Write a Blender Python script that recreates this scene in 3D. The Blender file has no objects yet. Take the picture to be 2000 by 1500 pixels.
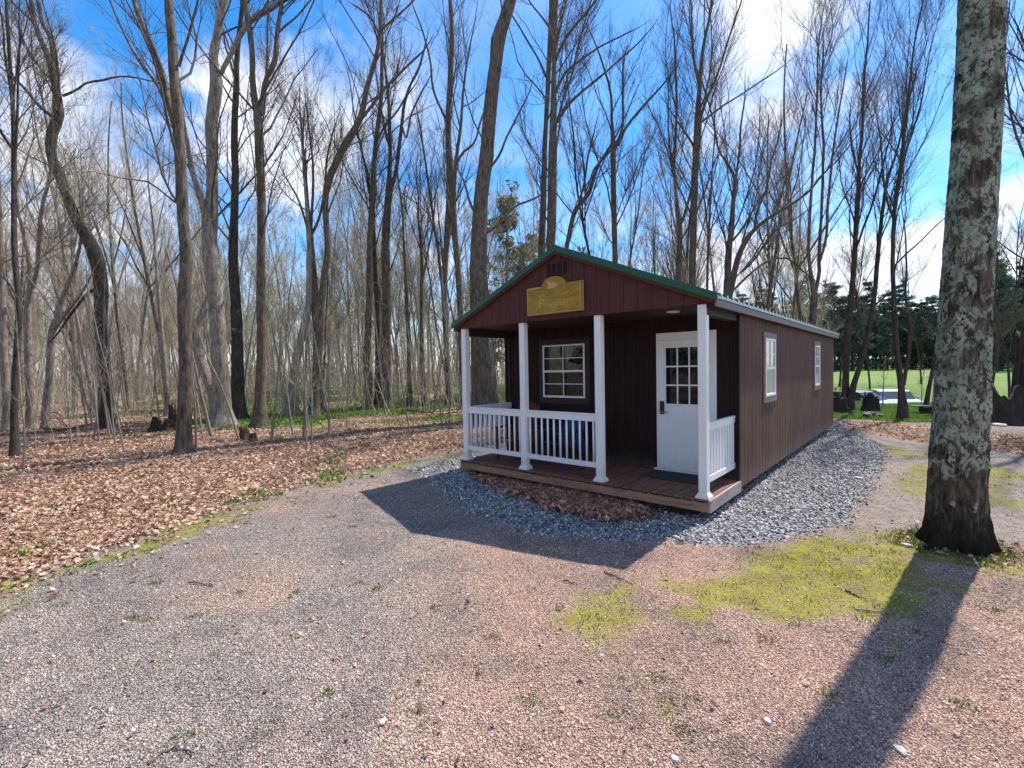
import bpy, bmesh, math, random
import numpy as np
from mathutils import Matrix, Vector

S = bpy.context.scene
COL = S.collection
RNG = np.random.default_rng(11)
random.seed(5)
rad = math.radians

# ------------------------------------------------------------------ camera
F_PX, PITCH, ROLL, CAM_H = 919.392, rad(-1.771), rad(1.061), 1.892
_c, _s = math.cos(PITCH), math.sin(PITCH)
_fw = np.array([0, _c, _s]); _r0 = np.array([1.0, 0, 0]); _u0 = np.array([0, -_s, _c])
_rt = math.cos(ROLL)*_r0 - math.sin(ROLL)*_u0
_up = math.sin(ROLL)*_r0 + math.cos(ROLL)*_u0
cam = bpy.data.objects.new('camera', bpy.data.cameras.new('camera'))
COL.objects.link(cam)
cam.matrix_world = Matrix(((_rt[0], _up[0], -_fw[0], 0), (_rt[1], _up[1], -_fw[1], 0),
                           (_rt[2], _up[2], -_fw[2], CAM_H), (0, 0, 0, 1)))
cam.data.sensor_width = 36.0
cam.data.lens = F_PX/2000*36
cam.data.clip_start = 0.05
cam.data.clip_end = 2000
S.camera = cam

# ------------------------------------------------------------------ world, sun, exposure
SUN_AZ, SUN_EL = rad(51.0), rad(57.0)
S.view_settings.view_transform = 'Standard'
S.view_settings.look = 'None'
S.view_settings.exposure = 0.66
S.view_settings.gamma = 1.0
world = bpy.data.worlds.new('World'); S.world = world; world.use_nodes = True


def sc(v):
    return ((v/255)/12.92 if v/255 <= 0.04045 else ((v/255+0.055)/1.055)**2.4)


def srgb(r, g, b):
    return (sc(r), sc(g), sc(b), 1)


def pixdir(px, py):
    a = (px-1000)/F_PX; b = (750-py)/F_PX
    d = _fw + a*_rt + b*_up
    return d/np.linalg.norm(d)


def build_world():
    nt = world.node_tree; N = nt.nodes; L = nt.links; N.clear()
    out = N.new('ShaderNodeOutputWorld'); bg = N.new('ShaderNodeBackground')
    bg.inputs['Strength'].default_value = 0.075
    sky = N.new('ShaderNodeTexSky'); sky.sky_type = 'NISHITA'; sky.sun_disc = False
    sky.sun_elevation = SUN_EL; sky.sun_rotation = SUN_AZ
    sky.air_density = 1.0; sky.dust_density = 0.3; sky.ozone_density = 3.0
    hs = N.new('ShaderNodeHueSaturation'); hs.inputs['Saturation'].default_value = 1.38
    hs.inputs['Value'].default_value = 2.25
    L.new(sky.outputs[0], hs.inputs['Color'])
    tc = N.new('ShaderNodeTexCoord')
    sep = N.new('ShaderNodeSeparateXYZ'); L.new(tc.outputs['Generated'], sep.inputs[0])

    def math_(op, a, b=None, c=None):
        m = N.new('ShaderNodeMath'); m.operation = op
        for i, v in enumerate((a, b, c)):
            if v is None: continue
            if isinstance(v, (int, float)): m.inputs[i].default_value = v
            else: L.new(v, m.inputs[i])
        return m.outputs[0]
    zz = math_('ADD', math_('MAXIMUM', sep.outputs[2], 0.0), 0.28)
    cx = math_('DIVIDE', sep.outputs[0], zz); cy = math_('DIVIDE', sep.outputs[1], zz)
    cmb = N.new('ShaderNodeCombineXYZ'); L.new(cx, cmb.inputs[0]); L.new(cy, cmb.inputs[1])
    n1 = N.new('ShaderNodeTexNoise'); n1.inputs['Scale'].default_value = 2.6
    n1.inputs['Detail'].default_value = 9; n1.inputs['Roughness'].default_value = 0.56
    n1.inputs['Distortion'].default_value = 0.35
    L.new(cmb.outputs[0], n1.inputs['Vector'])
    # broad cloud banks where the clouds stand in the sky
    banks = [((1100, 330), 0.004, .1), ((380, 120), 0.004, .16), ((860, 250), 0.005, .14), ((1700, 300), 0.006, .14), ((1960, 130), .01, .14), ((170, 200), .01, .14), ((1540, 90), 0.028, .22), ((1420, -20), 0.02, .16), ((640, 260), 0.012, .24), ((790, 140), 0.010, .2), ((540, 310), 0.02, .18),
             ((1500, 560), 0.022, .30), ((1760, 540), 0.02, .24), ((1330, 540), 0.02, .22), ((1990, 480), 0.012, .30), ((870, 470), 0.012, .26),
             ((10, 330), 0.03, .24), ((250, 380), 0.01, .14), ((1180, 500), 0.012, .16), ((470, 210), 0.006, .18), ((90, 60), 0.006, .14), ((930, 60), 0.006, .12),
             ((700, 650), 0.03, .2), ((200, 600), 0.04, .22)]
    acc = None
    for (p, w, amp) in banks:
        d = pixdir(*p)
        dot = N.new('ShaderNodeVectorMath'); dot.operation = 'DOT_PRODUCT'
        L.new(tc.outputs['Generated'], dot.inputs[0]); dot.inputs[1].default_value = tuple(d)
        e = math_('DIVIDE', math_('SUBTRACT', dot.outputs['Value'], 1.0), w*.45)
        g = math_('MULTIPLY', math_('EXPONENT', e), amp*.85)
        acc = g if acc is None else math_('ADD', acc, g)
    # low cloud along the horizon, plus unseen cloud added behind to whiten ambient light
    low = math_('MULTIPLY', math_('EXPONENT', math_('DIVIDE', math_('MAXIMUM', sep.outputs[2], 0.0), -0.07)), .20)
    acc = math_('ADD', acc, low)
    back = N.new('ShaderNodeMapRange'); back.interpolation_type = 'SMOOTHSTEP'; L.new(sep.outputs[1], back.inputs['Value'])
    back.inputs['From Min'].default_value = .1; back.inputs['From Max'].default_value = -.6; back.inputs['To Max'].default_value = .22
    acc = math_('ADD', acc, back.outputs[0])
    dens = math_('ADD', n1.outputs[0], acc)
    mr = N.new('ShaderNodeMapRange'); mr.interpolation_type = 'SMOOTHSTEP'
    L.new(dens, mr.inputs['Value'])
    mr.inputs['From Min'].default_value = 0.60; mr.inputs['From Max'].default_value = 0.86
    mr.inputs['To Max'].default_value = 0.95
    nv = N.new('ShaderNodeTexNoise'); nv.inputs['Scale'].default_value = 1.7; nv.inputs['Detail'].default_value = 7; nv.inputs['Distortion'].default_value = .8
    L.new(cmb.outputs[0], nv.inputs['Vector'])
    veil = N.new('ShaderNodeMapRange'); veil.interpolation_type = 'SMOOTHSTEP'; L.new(nv.outputs[0], veil.inputs['Value'])
    veil.inputs['From Min'].default_value = .40; veil.inputs['From Max'].default_value = .72; veil.inputs['To Max'].default_value = .42
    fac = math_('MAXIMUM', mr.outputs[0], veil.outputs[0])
    cloud = N.new('ShaderNodeMixRGB'); cloud.blend_type = 'MIX'
    n2 = N.new('ShaderNodeTexNoise'); n2.inputs['Scale'].default_value = 5; n2.inputs['Detail'].default_value = 4
    L.new(cmb.outputs[0], n2.inputs['Vector'])
    cr = N.new('ShaderNodeMixRGB'); L.new(n2.outputs[0], cr.inputs[0])
    cr.inputs[1].default_value = (8.0, 8.4, 9.4, 1); cr.inputs[2].default_value = (11.0, 11.0, 11.3, 1)
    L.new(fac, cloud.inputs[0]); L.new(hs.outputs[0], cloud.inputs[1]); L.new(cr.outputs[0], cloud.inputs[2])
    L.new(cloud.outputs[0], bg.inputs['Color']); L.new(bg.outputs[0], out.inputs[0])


build_world()
sun = bpy.data.objects.new('sun', bpy.data.lights.new('sun', 'SUN'))
COL.objects.link(sun)
sun.data.energy = 5.0; sun.data.angle = rad(0.55); sun.data.color = (1.0, 0.93, 0.83)
_sd = Vector((math.sin(SUN_AZ)*math.cos(SUN_EL), math.cos(SUN_AZ)*math.cos(SUN_EL), math.sin(SUN_EL)))
sun.rotation_euler = _sd.to_track_quat('Z', 'Y').to_euler()
sun.location = (20, 20, 40)

# ------------------------------------------------------------------ helpers


def tag(o, label=None, cat=None, group=None, kind=None):
    if label: o['label'] = label
    if cat: o['category'] = cat
    if group: o['group'] = group
    if kind: o['kind'] = kind
    return o


def empty(name, loc=(0, 0, 0), rz=0, label=None, cat=None, group=None):
    o = bpy.data.objects.new(name, None); COL.objects.link(o)
    o.location = loc; o.rotation_euler = (0, 0, rz); o.empty_display_size = .2
    return tag(o, label, cat, group)


def mesh_np(name, V, quads=None, tris=None, mat=None, parent=None, smooth=False):
    V = np.asarray(V, np.float32).reshape(-1, 3)
    me = bpy.data.meshes.new(name)
    nq = 0 if quads is None else len(quads); ntr = 0 if tris is None else len(tris)
    loops = []
    if nq: loops.append(np.asarray(quads, np.int32).ravel())
    if ntr: loops.append(np.asarray(tris, np.int32).ravel())
    loops = np.concatenate(loops)
    me.vertices.add(len(V)); me.vertices.foreach_set('co', V.ravel())
    me.loops.add(len(loops)); me.loops.foreach_set('vertex_index', loops)
    me.polygons.add(nq+ntr)
    st = np.concatenate([np.arange(nq)*4, nq*4+np.arange(ntr)*3]).astype(np.int32)
    me.polygons.foreach_set('loop_start', st)
    if smooth: me.polygons.foreach_set('use_smooth', np.ones(nq+ntr, bool))
    me.update(calc_edges=True)
    if mat: me.materials.append(mat)
    o = bpy.data.objects.new(name, me); COL.objects.link(o)
    if parent: o.parent = parent
    return o


class MB:
    """collects simple solids into one mesh"""
    def __init__(s): s.v = []; s.f = []
    def add(s, vs, fs):
        n = len(s.v); s.v += [tuple(v) for v in vs]; s.f += [tuple(i+n for i in f) for f in fs]; return s
    def box(s, x0, x1, y0, y1, z0, z1):
        return s.add([(x0,y0,z0),(x1,y0,z0),(x1,y1,z0),(x0,y1,z0),(x0,y0,z1),(x1,y0,z1),(x1,y1,z1),(x0,y1,z1)],
                     [(0,3,2,1),(4,5,6,7),(0,1,5,4),(1,2,6,5),(2,3,7,6),(3,0,4,7)])
    def bevbox(s, x0, x1, y0, y1, z0, z1, b=.004):
        bm = bmesh.new(); bmesh.ops.create_cube(bm, size=1)
        for v in bm.verts:
            v.co = Vector(((x0+x1)/2+v.co.x*(x1-x0), (y0+y1)/2+v.co.y*(y1-y0), (z0+z1)/2+v.co.z*(z1-z0)))
        bmesh.ops.bevel(bm, geom=list(bm.edges), offset=b, segments=1, affect='EDGES')
        bm.verts.index_update()
        s.add([tuple(v.co) for v in bm.verts], [tuple(v.index for v in f.verts) for f in bm.faces]); bm.free(); return s
    def prism(s, pts, y0, y1):
        """polygon in (x,z) extruded along y"""
        n = len(pts)
        vs = [(x, y0, z) for x, z in pts]+[(x, y1, z) for x, z in pts]
        fs = [tuple(range(n)), tuple(range(2*n-1, n-1, -1))]+[(i, i+n, (i+1) % n+n, (i+1) % n) for i in range(n)]
        return s.add(vs, fs)
    def prism_x(s, pts, x0, x1):
        n = len(pts)
        vs = [(x0, y, z) for y, z in pts]+[(x1, y, z) for y, z in pts]
        fs = [tuple(range(n)), tuple(range(2*n-1, n-1, -1))]+[(i, i+n, (i+1) % n+n, (i+1) % n) for i in range(n)]
        return s.add(vs, fs)
    def cyl(s, p0, p1, r0, r1=None, n=12):
        r1 = r0 if r1 is None else r1
        p0 = Vector(p0); p1 = Vector(p1); d = (p1-p0).normalized()
        a = d.orthogonal().normalized(); b = d.cross(a)
        vs = [p0+(a*math.cos(2*math.pi*i/n)+b*math.sin(2*math.pi*i/n))*r0 for i in range(n)]
        vs += [p1+(a*math.cos(2*math.pi*i/n)+b*math.sin(2*math.pi*i/n))*r1 for i in range(n)]
        return s.add(vs, [tuple(range(n-1, -1, -1)), tuple(range(n, 2*n))]+[(i, (i+1) % n, (i+1) % n+n, i+n) for i in range(n)])
    def build(s, name, mat, parent=None, smooth=False):
        me = bpy.data.meshes.new(name); me.from_pydata(s.v, [], s.f)
        bm = bmesh.new(); bm.from_mesh(me); bmesh.ops.recalc_face_normals(bm, faces=bm.faces); bm.to_mesh(me); bm.free()
        if smooth: me.polygons.foreach_set('use_smooth', [True]*len(me.polygons))
        me.materials.append(mat)
        o = bpy.data.objects.new(name, me); COL.objects.link(o)
        if parent: o.parent = parent
        return o


_tab = np.random.default_rng(3).random((256, 256))


def cosf(px):
    return 1/math.sqrt(1+((px-1000)/F_PX)**2)


def vnoise(x, y, s=1.0, seed=0):
    x = np.asarray(x)*s+seed*17.3+1000; y = np.asarray(y)*s+seed*31.7+1000
    xi = np.floor(x).astype(int); yi = np.floor(y).astype(int); fx = x-xi; fy = y-yi
    fx = fx*fx*(3-2*fx); fy = fy*fy*(3-2*fy)
    g = lambda a, b: _tab[a % 256, b % 256]
    return (g(xi, yi)*(1-fx)+g(xi+1, yi)*fx)*(1-fy)+(g(xi, yi+1)*(1-fx)+g(xi+1, yi+1)*fx)*fy


def fnoise(x, y, s=1.0, seed=0, o=3):
    r = 0; a = .5; t = 0
    for i in range(o):
        r = r+a*vnoise(x, y, s*2**i, seed+i*7); t += a; a *= .5
    return r/t


def G(px, py, z=0.0):
    d = pixdir(px, py); k = (z-CAM_H)/d[2]
    return np.array([d[0]*k, d[1]*k])


def pw(px, py, D):
    """the point at camera depth D seen at (px,py)"""
    a = (px-1000)/F_PX; b = (750-py)/F_PX
    return (_fw+a*_rt+b*_up)*D+np.array([0, 0, CAM_H])


def sdist(x, y, poly):
    """signed distance, positive inside"""
    x = np.asarray(x, float); y = np.asarray(y, float)
    best = np.full(x.shape, 1e9); ins = np.zeros(x.shape, bool)
    n = len(poly)
    for i in range(n):
        ax, ay = poly[i]; bx, by = poly[(i+1) % n]
        dx, dy = bx-ax, by-ay
        t = np.clip(((x-ax)*dx+(y-ay)*dy)/(dx*dx+dy*dy+1e-12), 0, 1)
        best = np.minimum(best, np.hypot(x-ax-t*dx, y-ay-t*dy))
        c = ((ay > y) != (by > y)) & (x < (bx-ax)*(y-ay)/(by-ay+1e-12)+ax)
        ins ^= c
    return np.where(ins, best, -best)


def sstep(v, a, b):
    t = np.clip((v-a)/(b-a), 0, 1); return t*t*(3-2*t)

# ------------------------------------------------------------------ materials


def new_mat(name, base=(.5, .5, .5, 1), rough=.8, spec=.5, metal=0.0):
    m = bpy.data.materials.new(name); m.use_nodes = True
    p = m.node_tree.nodes['Principled BSDF']
    p.inputs['Base Color'].default_value = base if len(base) == 4 else (*base, 1)
    p.inputs['Roughness'].default_value = rough
    p.inputs['Specular IOR Level'].default_value = spec
    p.inputs['Metallic'].default_value = metal
    return m


class NT:
    def __init__(s, m):
        s.t = m.node_tree; s.n = s.t.nodes; s.p = s.n['Principled BSDF']
    def new(s, k, **kw):
        n = s.n.new(k)
        for a, b in kw.items(): setattr(n, a, b)
        return n
    def link(s, a, b): s.t.links.new(a, b)
    def coord(s, scale=(1, 1, 1), kind='Object'):
        tc = s.new('ShaderNodeTexCoord'); mp = s.new('ShaderNodeMapping')
        mp.inputs['Scale'].default_value = scale
        s.link(tc.outputs[kind], mp.inputs[0]); return mp.outputs[0]
    def geo(s, scale=(1, 1, 1)):
        g = s.new('ShaderNodeNewGeometry'); mp = s.new('ShaderNodeMapping')
        mp.inputs['Scale'].default_value = scale
        s.link(g.outputs['Position'], mp.inputs[0]); return mp.outputs[0]
    def noise(s, vec, scale, detail=4, rough=.55, dist=0):
        n = s.new('ShaderNodeTexNoise'); n.inputs['Scale'].default_value = scale
        n.inputs['Detail'].default_value = detail; n.inputs['Roughness'].default_value = rough
        n.inputs['Distortion'].default_value = dist
        if vec is not None: s.link(vec, n.inputs['Vector'])
        return n.outputs[0]
    def voro(s, vec, scale, feature='F1', out='Distance', rnd=1.0):
        n = s.new('ShaderNodeTexVoronoi', feature=feature); n.inputs['Scale'].default_value = scale
        n.inputs['Randomness'].default_value = rnd
        if vec is not None: s.link(vec, n.inputs['Vector'])
        return n.outputs[out]
    def ramp(s, fac, stops, interp='LINEAR'):
        r = s.new('ShaderNodeValToRGB'); r.color_ramp.interpolation = interp
        e = r.color_ramp.elements
        while len(e) < len(stops): e.new(.5)
        for el, (p, c) in zip(e, stops): el.position = p; el.color = c if len(c) == 4 else (*c, 1)
        s.link(fac, r.inputs[0]); return r.outputs[0]
    def maprange(s, v, a, b, c=0.0, d=1.0, smooth=True):
        m = s.new('ShaderNodeMapRange')
        if smooth: m.interpolation_type = 'SMOOTHSTEP'
        s.link(v, m.inputs[0])
        for i, k in enumerate((a, b, c, d)): m.inputs[i+1].default_value = k
        return m.outputs[0]
    def math(s, op, a, b=None):
        m = s.new('ShaderNodeMath', operation=op)
        for i, v in enumerate((a, b)):
            if v is None: continue
            if isinstance(v, (int, float)): m.inputs[i].default_value = v
            else: s.link(v, m.inputs[i])
        return m.outputs[0]
    def mix(s, f, a, b, mode='MIX'):
        m = s.new('ShaderNodeMixRGB', blend_type=mode)
        for i, v in enumerate((f, a, b)):
            if isinstance(v, (int, float)): m.inputs[i].default_value = v
            elif isinstance(v, tuple): m.inputs[i].default_value = v if len(v) == 4 else (*v, 1)
            else: s.link(v, m.inputs[i])
        return m.outputs[0]
    def bump(s, h, strength=.5, dist=.02, prev=None):
        b = s.new('ShaderNodeBump'); b.inputs['Strength'].default_value = strength
        b.inputs['Distance'].default_value = dist
        s.link(h, b.inputs['Height'])
        if prev is not None: s.link(prev, b.inputs['Normal'])
        return b.outputs[0]
    def color(s, c): s.link(c, s.p.inputs['Base Color'])
    def normal(s, c): s.link(c, s.p.inputs['Normal'])
    def sepc(s, c):
        m = s.new('ShaderNodeSeparateColor'); s.link(c, m.inputs[0]); return m.outputs


def mat_bark(name, dark, light, lichen, lich=0.5, scale=1.0, moss=0.0):
    m = new_mat(name, rough=.95, spec=.2); t = NT(m)
    v = t.coord((1, 1, .22))
    n = t.noise(v, 16*scale, 6, .65, .6)
    c = t.ramp(n, [(.32, dark), (.62, light)])
    v2 = t.coord((1, 1, .6))
    l1 = t.noise(v2, 3.2*scale, 5, .65, .3)
    lm = t.maprange(l1, lich, lich+.1)
    brk = t.maprange(t.noise(v2, 34*scale, 4, .6), .36, .52)
    lm = t.math('MULTIPLY', lm, brk)
    c = t.mix(lm, c, lichen)
    if moss:
        g = t.new('ShaderNodeNewGeometry'); sp = t.new('ShaderNodeSeparateXYZ'); t.link(g.outputs['Position'], sp.inputs[0])
        mm = t.maprange(t.math('ADD', sp.outputs[2], t.math('MULTIPLY', t.noise(v2, 6, 3), .5)), .75, .3)
        c = t.mix(t.math('MULTIPLY', mm, moss), c, (.035, .045, .012, 1))
    t.color(c)
    hgt = t.noise(v, 22*scale, 5, .7, .4)
    t.normal(t.bump(hgt, .9, .03))
    return m


M = {}
M['bark'] = mat_bark('bark', (.03, .024, .019), (.185, .148, .108), (.18, .18, .13), .56)
M['bark_dark'] = mat_bark('bark_dark', (.018, .015, .012), (.095, .078, .062), (.16, .16, .13), .60)
M['bark_pale'] = mat_bark('bark_pale', (.08, .066, .052), (.34, .295, .24), (.36, .36, .29), .56)


def mat_big_bark():
    m = new_mat('lichen_bark', rough=.95, spec=.15); t = NT(m)
    v = t.coord((1, 1, .30))
    n = t.noise(v, 17, 7, .68, .8)
    c = t.ramp(n, [(.34, (.016, .013, .010)), (.50, (.085, .068, .05)), (.68, (.21, .175, .13))])
    v2 = t.coord((1, 1, .75))
    sep = t.new('ShaderNodeSeparateXYZ'); t.link(t.coord((1, 1, 1)), sep.inputs[0])
    z = sep.outputs[2]
    big = t.noise(v2, 5.2, 7, .68, .5)
    thr = t.maprange(z, .2, 1.3, -.13, .045)
    lm = t.maprange(t.math('ADD', big, thr), .485, .525)
    brk = t.maprange(t.noise(v2, 26, 6, .7, .3), .42, .50)
    lm = t.math('MULTIPLY', lm, brk)
    lc = t.ramp(t.noise(v2, 9, 3), [(.35, (.20, .245, .175)), (.65, (.40, .43, .33))])
    c = t.mix(lm, c, lc)
    # dark weathered bands
    db = t.maprange(t.noise(t.coord((.5, .5, 1)), 1.9, 4, .6), .56, .68, 0, .75)
    c = t.mix(db, c, (.035, .028, .02, 1))
    # black-green foot of the trunk, patchily darker towards the ground
    fm = t.maprange(t.math('SUBTRACT', z, t.math('MULTIPLY', t.noise(v, 7, 5, .65), .75)), .10, -.22, 0, .9)
    c = t.mix(fm, c, (.014, .014, .007, 1))
    t.color(c)
    t.normal(t.bump(t.noise(v, 30, 6, .7, .6), .9, .03, t.bump(lm, .4, .012)))
    return m


M['bark_big'] = mat_big_bark()


def mat_twig(name, a, b):
    m = new_mat(name, rough=.9, spec=.15); t = NT(m)
    t.color(t.mix(t.noise(t.coord(), 3.0, 2), a, b)); return m


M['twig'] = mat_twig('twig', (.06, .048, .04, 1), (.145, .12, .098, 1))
M['twig_pale'] = mat_twig('twig_pale', (.27, .23, .175, 1), (.52, .46, .36, 1))  # paler twig copy: sunlight on the background woods put into the colour
M['sapling'] = mat_twig('sapling_bark', (.13, .11, .088, 1), (.34, .30, .245, 1))


def mat_island(name, stops, rough=.9, spec=.25, bumps=0, noise_amt=.3, trans=0, patch=0):
    m = new_mat(name, rough=rough, spec=spec); t = NT(m)
    g = t.new('ShaderNodeNewGeometry')
    c = t.ramp(g.outputs['Random Per Island'], stops)
    n = t.noise(t.geo(), 60, 3)
    c = t.mix(noise_amt, c, t.ramp(n, [(.3, (.35, .35, .35)), (.7, (1.5, 1.5, 1.5))]), 'MULTIPLY')
    if patch: c = t.mix(1.0, c, t.ramp(t.noise(t.geo(), .8, 6, .66, .6), [(.34, (.60, .62, .66)), (.48, (.95, .95, .95)), (.62, (1.18, 1.12, 1.05))]), 'MULTIPLY')
    t.color(c)
    if bumps: t.normal(t.bump(n, bumps, .01))
    if trans:
        tr = t.new('ShaderNodeBsdfTranslucent'); t.link(c, tr.inputs[0])
        ms = t.new('ShaderNodeMixShader'); ms.inputs[0].default_value = trans
        t.link(t.p.outputs[0], ms.inputs[1]); t.link(tr.outputs[0], ms.inputs[2])
        t.link(ms.outputs[0], t.n['Material Output'].inputs[0])
    return m


M['leaves'] = mat_island('dry_leaves', [(0, (.12, .065, .04)), (.25, (.28, .155, .10)), (.5, (.42, .255, .175)), (.75, (.56, .375, .27)), (1, (.76, .60, .48))], trans=.15)
M['leaves_old'] = mat_island('damp_leaves', [(0, (.14, .055, .035)), (.4, (.33, .16, .105)), (.8, (.50, .28, .19)), (1, (.70, .47, .35))])
M['stone'] = mat_island('crushed_stone', [(0, (.06, .06, .065)), (.35, (.16, .157, .165)), (.6, (.29, .28, .28)), (.8, (.45, .43, .415)), (1, (.74, .70, .66))], bumps=.3, rough=.7)
M['pebble'] = mat_island('gravel_pebbles', [(0, (.11, .10, .10)), (.25, (.25, .22, .205)), (.5, (.375, .32, .285)), (.75, (.48, .395, .345)), (1, (.72, .63, .57))], rough=.75, patch=1)
M['pebble_pink'] = mat_island('pink_gravel_pebbles', [(0, (.15, .095, .075)), (.25, (.36, .235, .18)), (.5, (.50, .33, .26)), (.8, (.61, .435, .355)), (1, (.78, .65, .56))], rough=.75, patch=1)
M['grass'] = mat_island('grass_blades', [(0, (.05, .10, .012)), (.5, (.12, .22, .025)), (1, (.24, .32, .06))], trans=.35, noise_amt=.1)
M['lawn_blades'] = mat_island('lawn_blades', [(0, (.09, .17, .03)), (.5, (.16, .28, .05)), (1, (.26, .37, .09))], trans=.3, noise_amt=.1)
M['needles'] = mat_island('pine_needles', [(0, (.035, .058, .045)), (.5, (.07, .105, .078)), (1, (.12, .17, .12))], trans=.15, noise_amt=.1)  # distance haze put into the colour as a lighter, bluish green
M['needles_olive'] = mat_island('olive_needles', [(0, (.09, .095, .045)), (.5, (.17, .17, .085)), (1, (.27, .26, .14))], trans=.2, noise_amt=.1)
M['buds'] = mat_island('spring_leaves', [(0, (.28, .26, .09)), (.5, (.42, .38, .16)), (1, (.55, .50, .27))], trans=.4, noise_amt=.1)


def mat_ground():
    m = new_mat('ground', rough=.95, spec=.15); t = NT(m)
    P = t.geo()
    a1 = t.new('ShaderNodeAttribute', attribute_name='zone_a'); a2 = t.new('ShaderNodeAttribute', attribute_name='zone_b')
    A = t.sepc(a1.outputs['Color']); B = t.sepc(a2.outputs['Color'])
    nf = t.noise(P, 9, 5, .7); nm = t.noise(P, 1.3, 4, .6); nb = t.noise(P, 35, 3, .6)
    jit = t.math('ADD', t.math('MULTIPLY', t.math('SUBTRACT', nf, .5), 1.1), t.math('MULTIPLY', t.math('SUBTRACT', nb, .5), .7))

    def msk(ch, lo=.35, hi=.65, k=1.0):
        # no jitter where the zone is wholly absent
        gate = t.maprange(ch, 0.0, .12)
        return t.math('MULTIPLY', gate, t.maprange(t.math('ADD', ch, t.math('MULTIPLY', jit, k)), lo, hi))
    # gravel
    vg = t.voro(P, 95, 'F1', 'Color'); vgs = t.sepc(vg)
    vd = t.voro(P, 95, 'F1', 'Distance')
    grey = t.ramp(vgs[0], [(0, (.12, .11, .105)), (.3, (.25, .22, .20)), (.6, (.38, .325, .29)), (1, (.60, .52, .46))])
    pink = t.ramp(vgs[0], [(0, (.17, .11, .09)), (.3, (.38, .25, .195)), (.6, (.50, .34, .27)), (1, (.70, .53, .44))])
    pk = t.maprange(t.math('ADD', B[2], t.math('MULTIPLY', t.math('SUBTRACT', nm, .5), .9)), .2, .8)
    c = t.mix(pk, grey, pink)
    c = t.mix(.85, c, t.ramp(vd, [(.25, (1, 1, 1)), (.62, (.42, .40, .40))]), 'MULTIPLY')  # darker cell rims paint the shade between pebbles
    patch = t.ramp(t.noise(P, .8, 6, .66, .6), [(.34, (.66, .68, .72)), (.48, (.95, .95, .95)), (.62, (1.16, 1.10, 1.04))])
    c = t.mix(1.0, c, patch, 'MULTIPLY')
    # dirt
    dirt = t.ramp(nf, [(.3, (.17, .14, .12)), (.7, (.35, .30, .26))])
    c = t.mix(msk(B[1]), c, dirt)
    # crushed stone bed
    vs = t.sepc(t.voro(P, 34, 'F1', 'Color'))
    stone = t.ramp(vs[0], [(0, (.06, .06, .07)), (.5, (.22, .22, .235)), (1, (.5, .49, .49))])
    c = t.mix(msk(A[1], .3, .6), c, stone)
    # leaf litter
    vl = t.sepc(t.voro(P, 17, 'F1', 'Color')); vl2 = t.sepc(t.voro(P, 31, 'F1', 'Color'))
    leaf = t.ramp(t.math('ADD', t.math('MULTIPLY', vl[0], .6), t.math('MULTIPLY', vl2[0], .4)),
                  [(.1, (.10, .06, .04)), (.35, (.25, .15, .10)), (.6, (.40, .26, .185)), (.9, (.60, .44, .34))])
    leaf = t.mix(t.maprange(nm, .42, .60, 0, .7), leaf, (.12, .085, .055, 1))
    spx = t.new('ShaderNodeSeparateXYZ'); t.link(P, spx.inputs[0])
    dull = t.math('MULTIPLY', t.maprange(spx.outputs[1], 17, 30), t.maprange(t.noise(P, .35, 4), .2, .6))  # leaf litter shifted to a duller beige with distance, broken by noise
    leaf = t.mix(dull, leaf, t.ramp(nf, [(.3, (.20, .15, .10)), (.7, (.44, .37, .27))]))
    c = t.mix(msk(A[0]), c, leaf)
    # moss and grass
    moss = t.ramp(t.math('ADD', t.math('MULTIPLY', nb, .5), t.math('MULTIPLY', t.noise(P, 4.5, 5, .65), .5)), [(.36, (.13, .095, .02)), (.48, (.21, .20, .025)), (.62, (.33, .315, .045))])
    c = t.mix(t.math('MULTIPLY', msk(A[2], .28, 1.05, 1.5), .95), c, moss)
    gr = t.ramp(t.math('ADD', t.math('MULTIPLY', t.noise(P, 14, 4, .7), .6), t.math('MULTIPLY', t.noise(P, .09, 4, .6), .4)), [(.34, (.09, .145, .035)), (.5, (.15, .22, .06)), (.66, (.24, .28, .09))])
    c = t.mix(msk(B[0], .35, .6, .8), c, gr)
    t.color(c)
    h = t.math('ADD', t.math('MULTIPLY', vd, -1.0), t.math('MULTIPLY', nb, .5))
    t.normal(t.bump(h, 1.0, .012, t.bump(nf, .6, .03)))
    return m


M['ground'] = mat_ground()


def mat_siding(name, c0, c1, c2):
    m = new_mat(name, rough=.75, spec=.25); t = NT(m)
    v = t.coord((1, 1, .03))
    n = t.noise(v, 55, 5, .65)
    fine = t.noise(v, 160, 3, .6)
    c = t.ramp(n, [(.28, c0), (.5, c1), (.75, c2)])
    wear = t.maprange(t.noise(t.coord((1, 1, .4)), 1.5, 5, .6), .48, .75, 0, .35)
    c = t.mix(wear, c, c2)
    sp = t.new('ShaderNodeSeparateXYZ'); t.link(t.coord(), sp.inputs[0])
    mud = t.maprange(t.math('ADD', sp.outputs[2], t.math('MULTIPLY', t.noise(t.coord((1, 1, .6)), 7, 6, .7), .5)), .80, .38, 0, .35)
    c = t.mix(mud, c, (.20, .155, .12, 1))
    t.color(c); t.normal(t.bump(fine, .5, .006, t.bump(n, .5, .008)))
    return m


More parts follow.
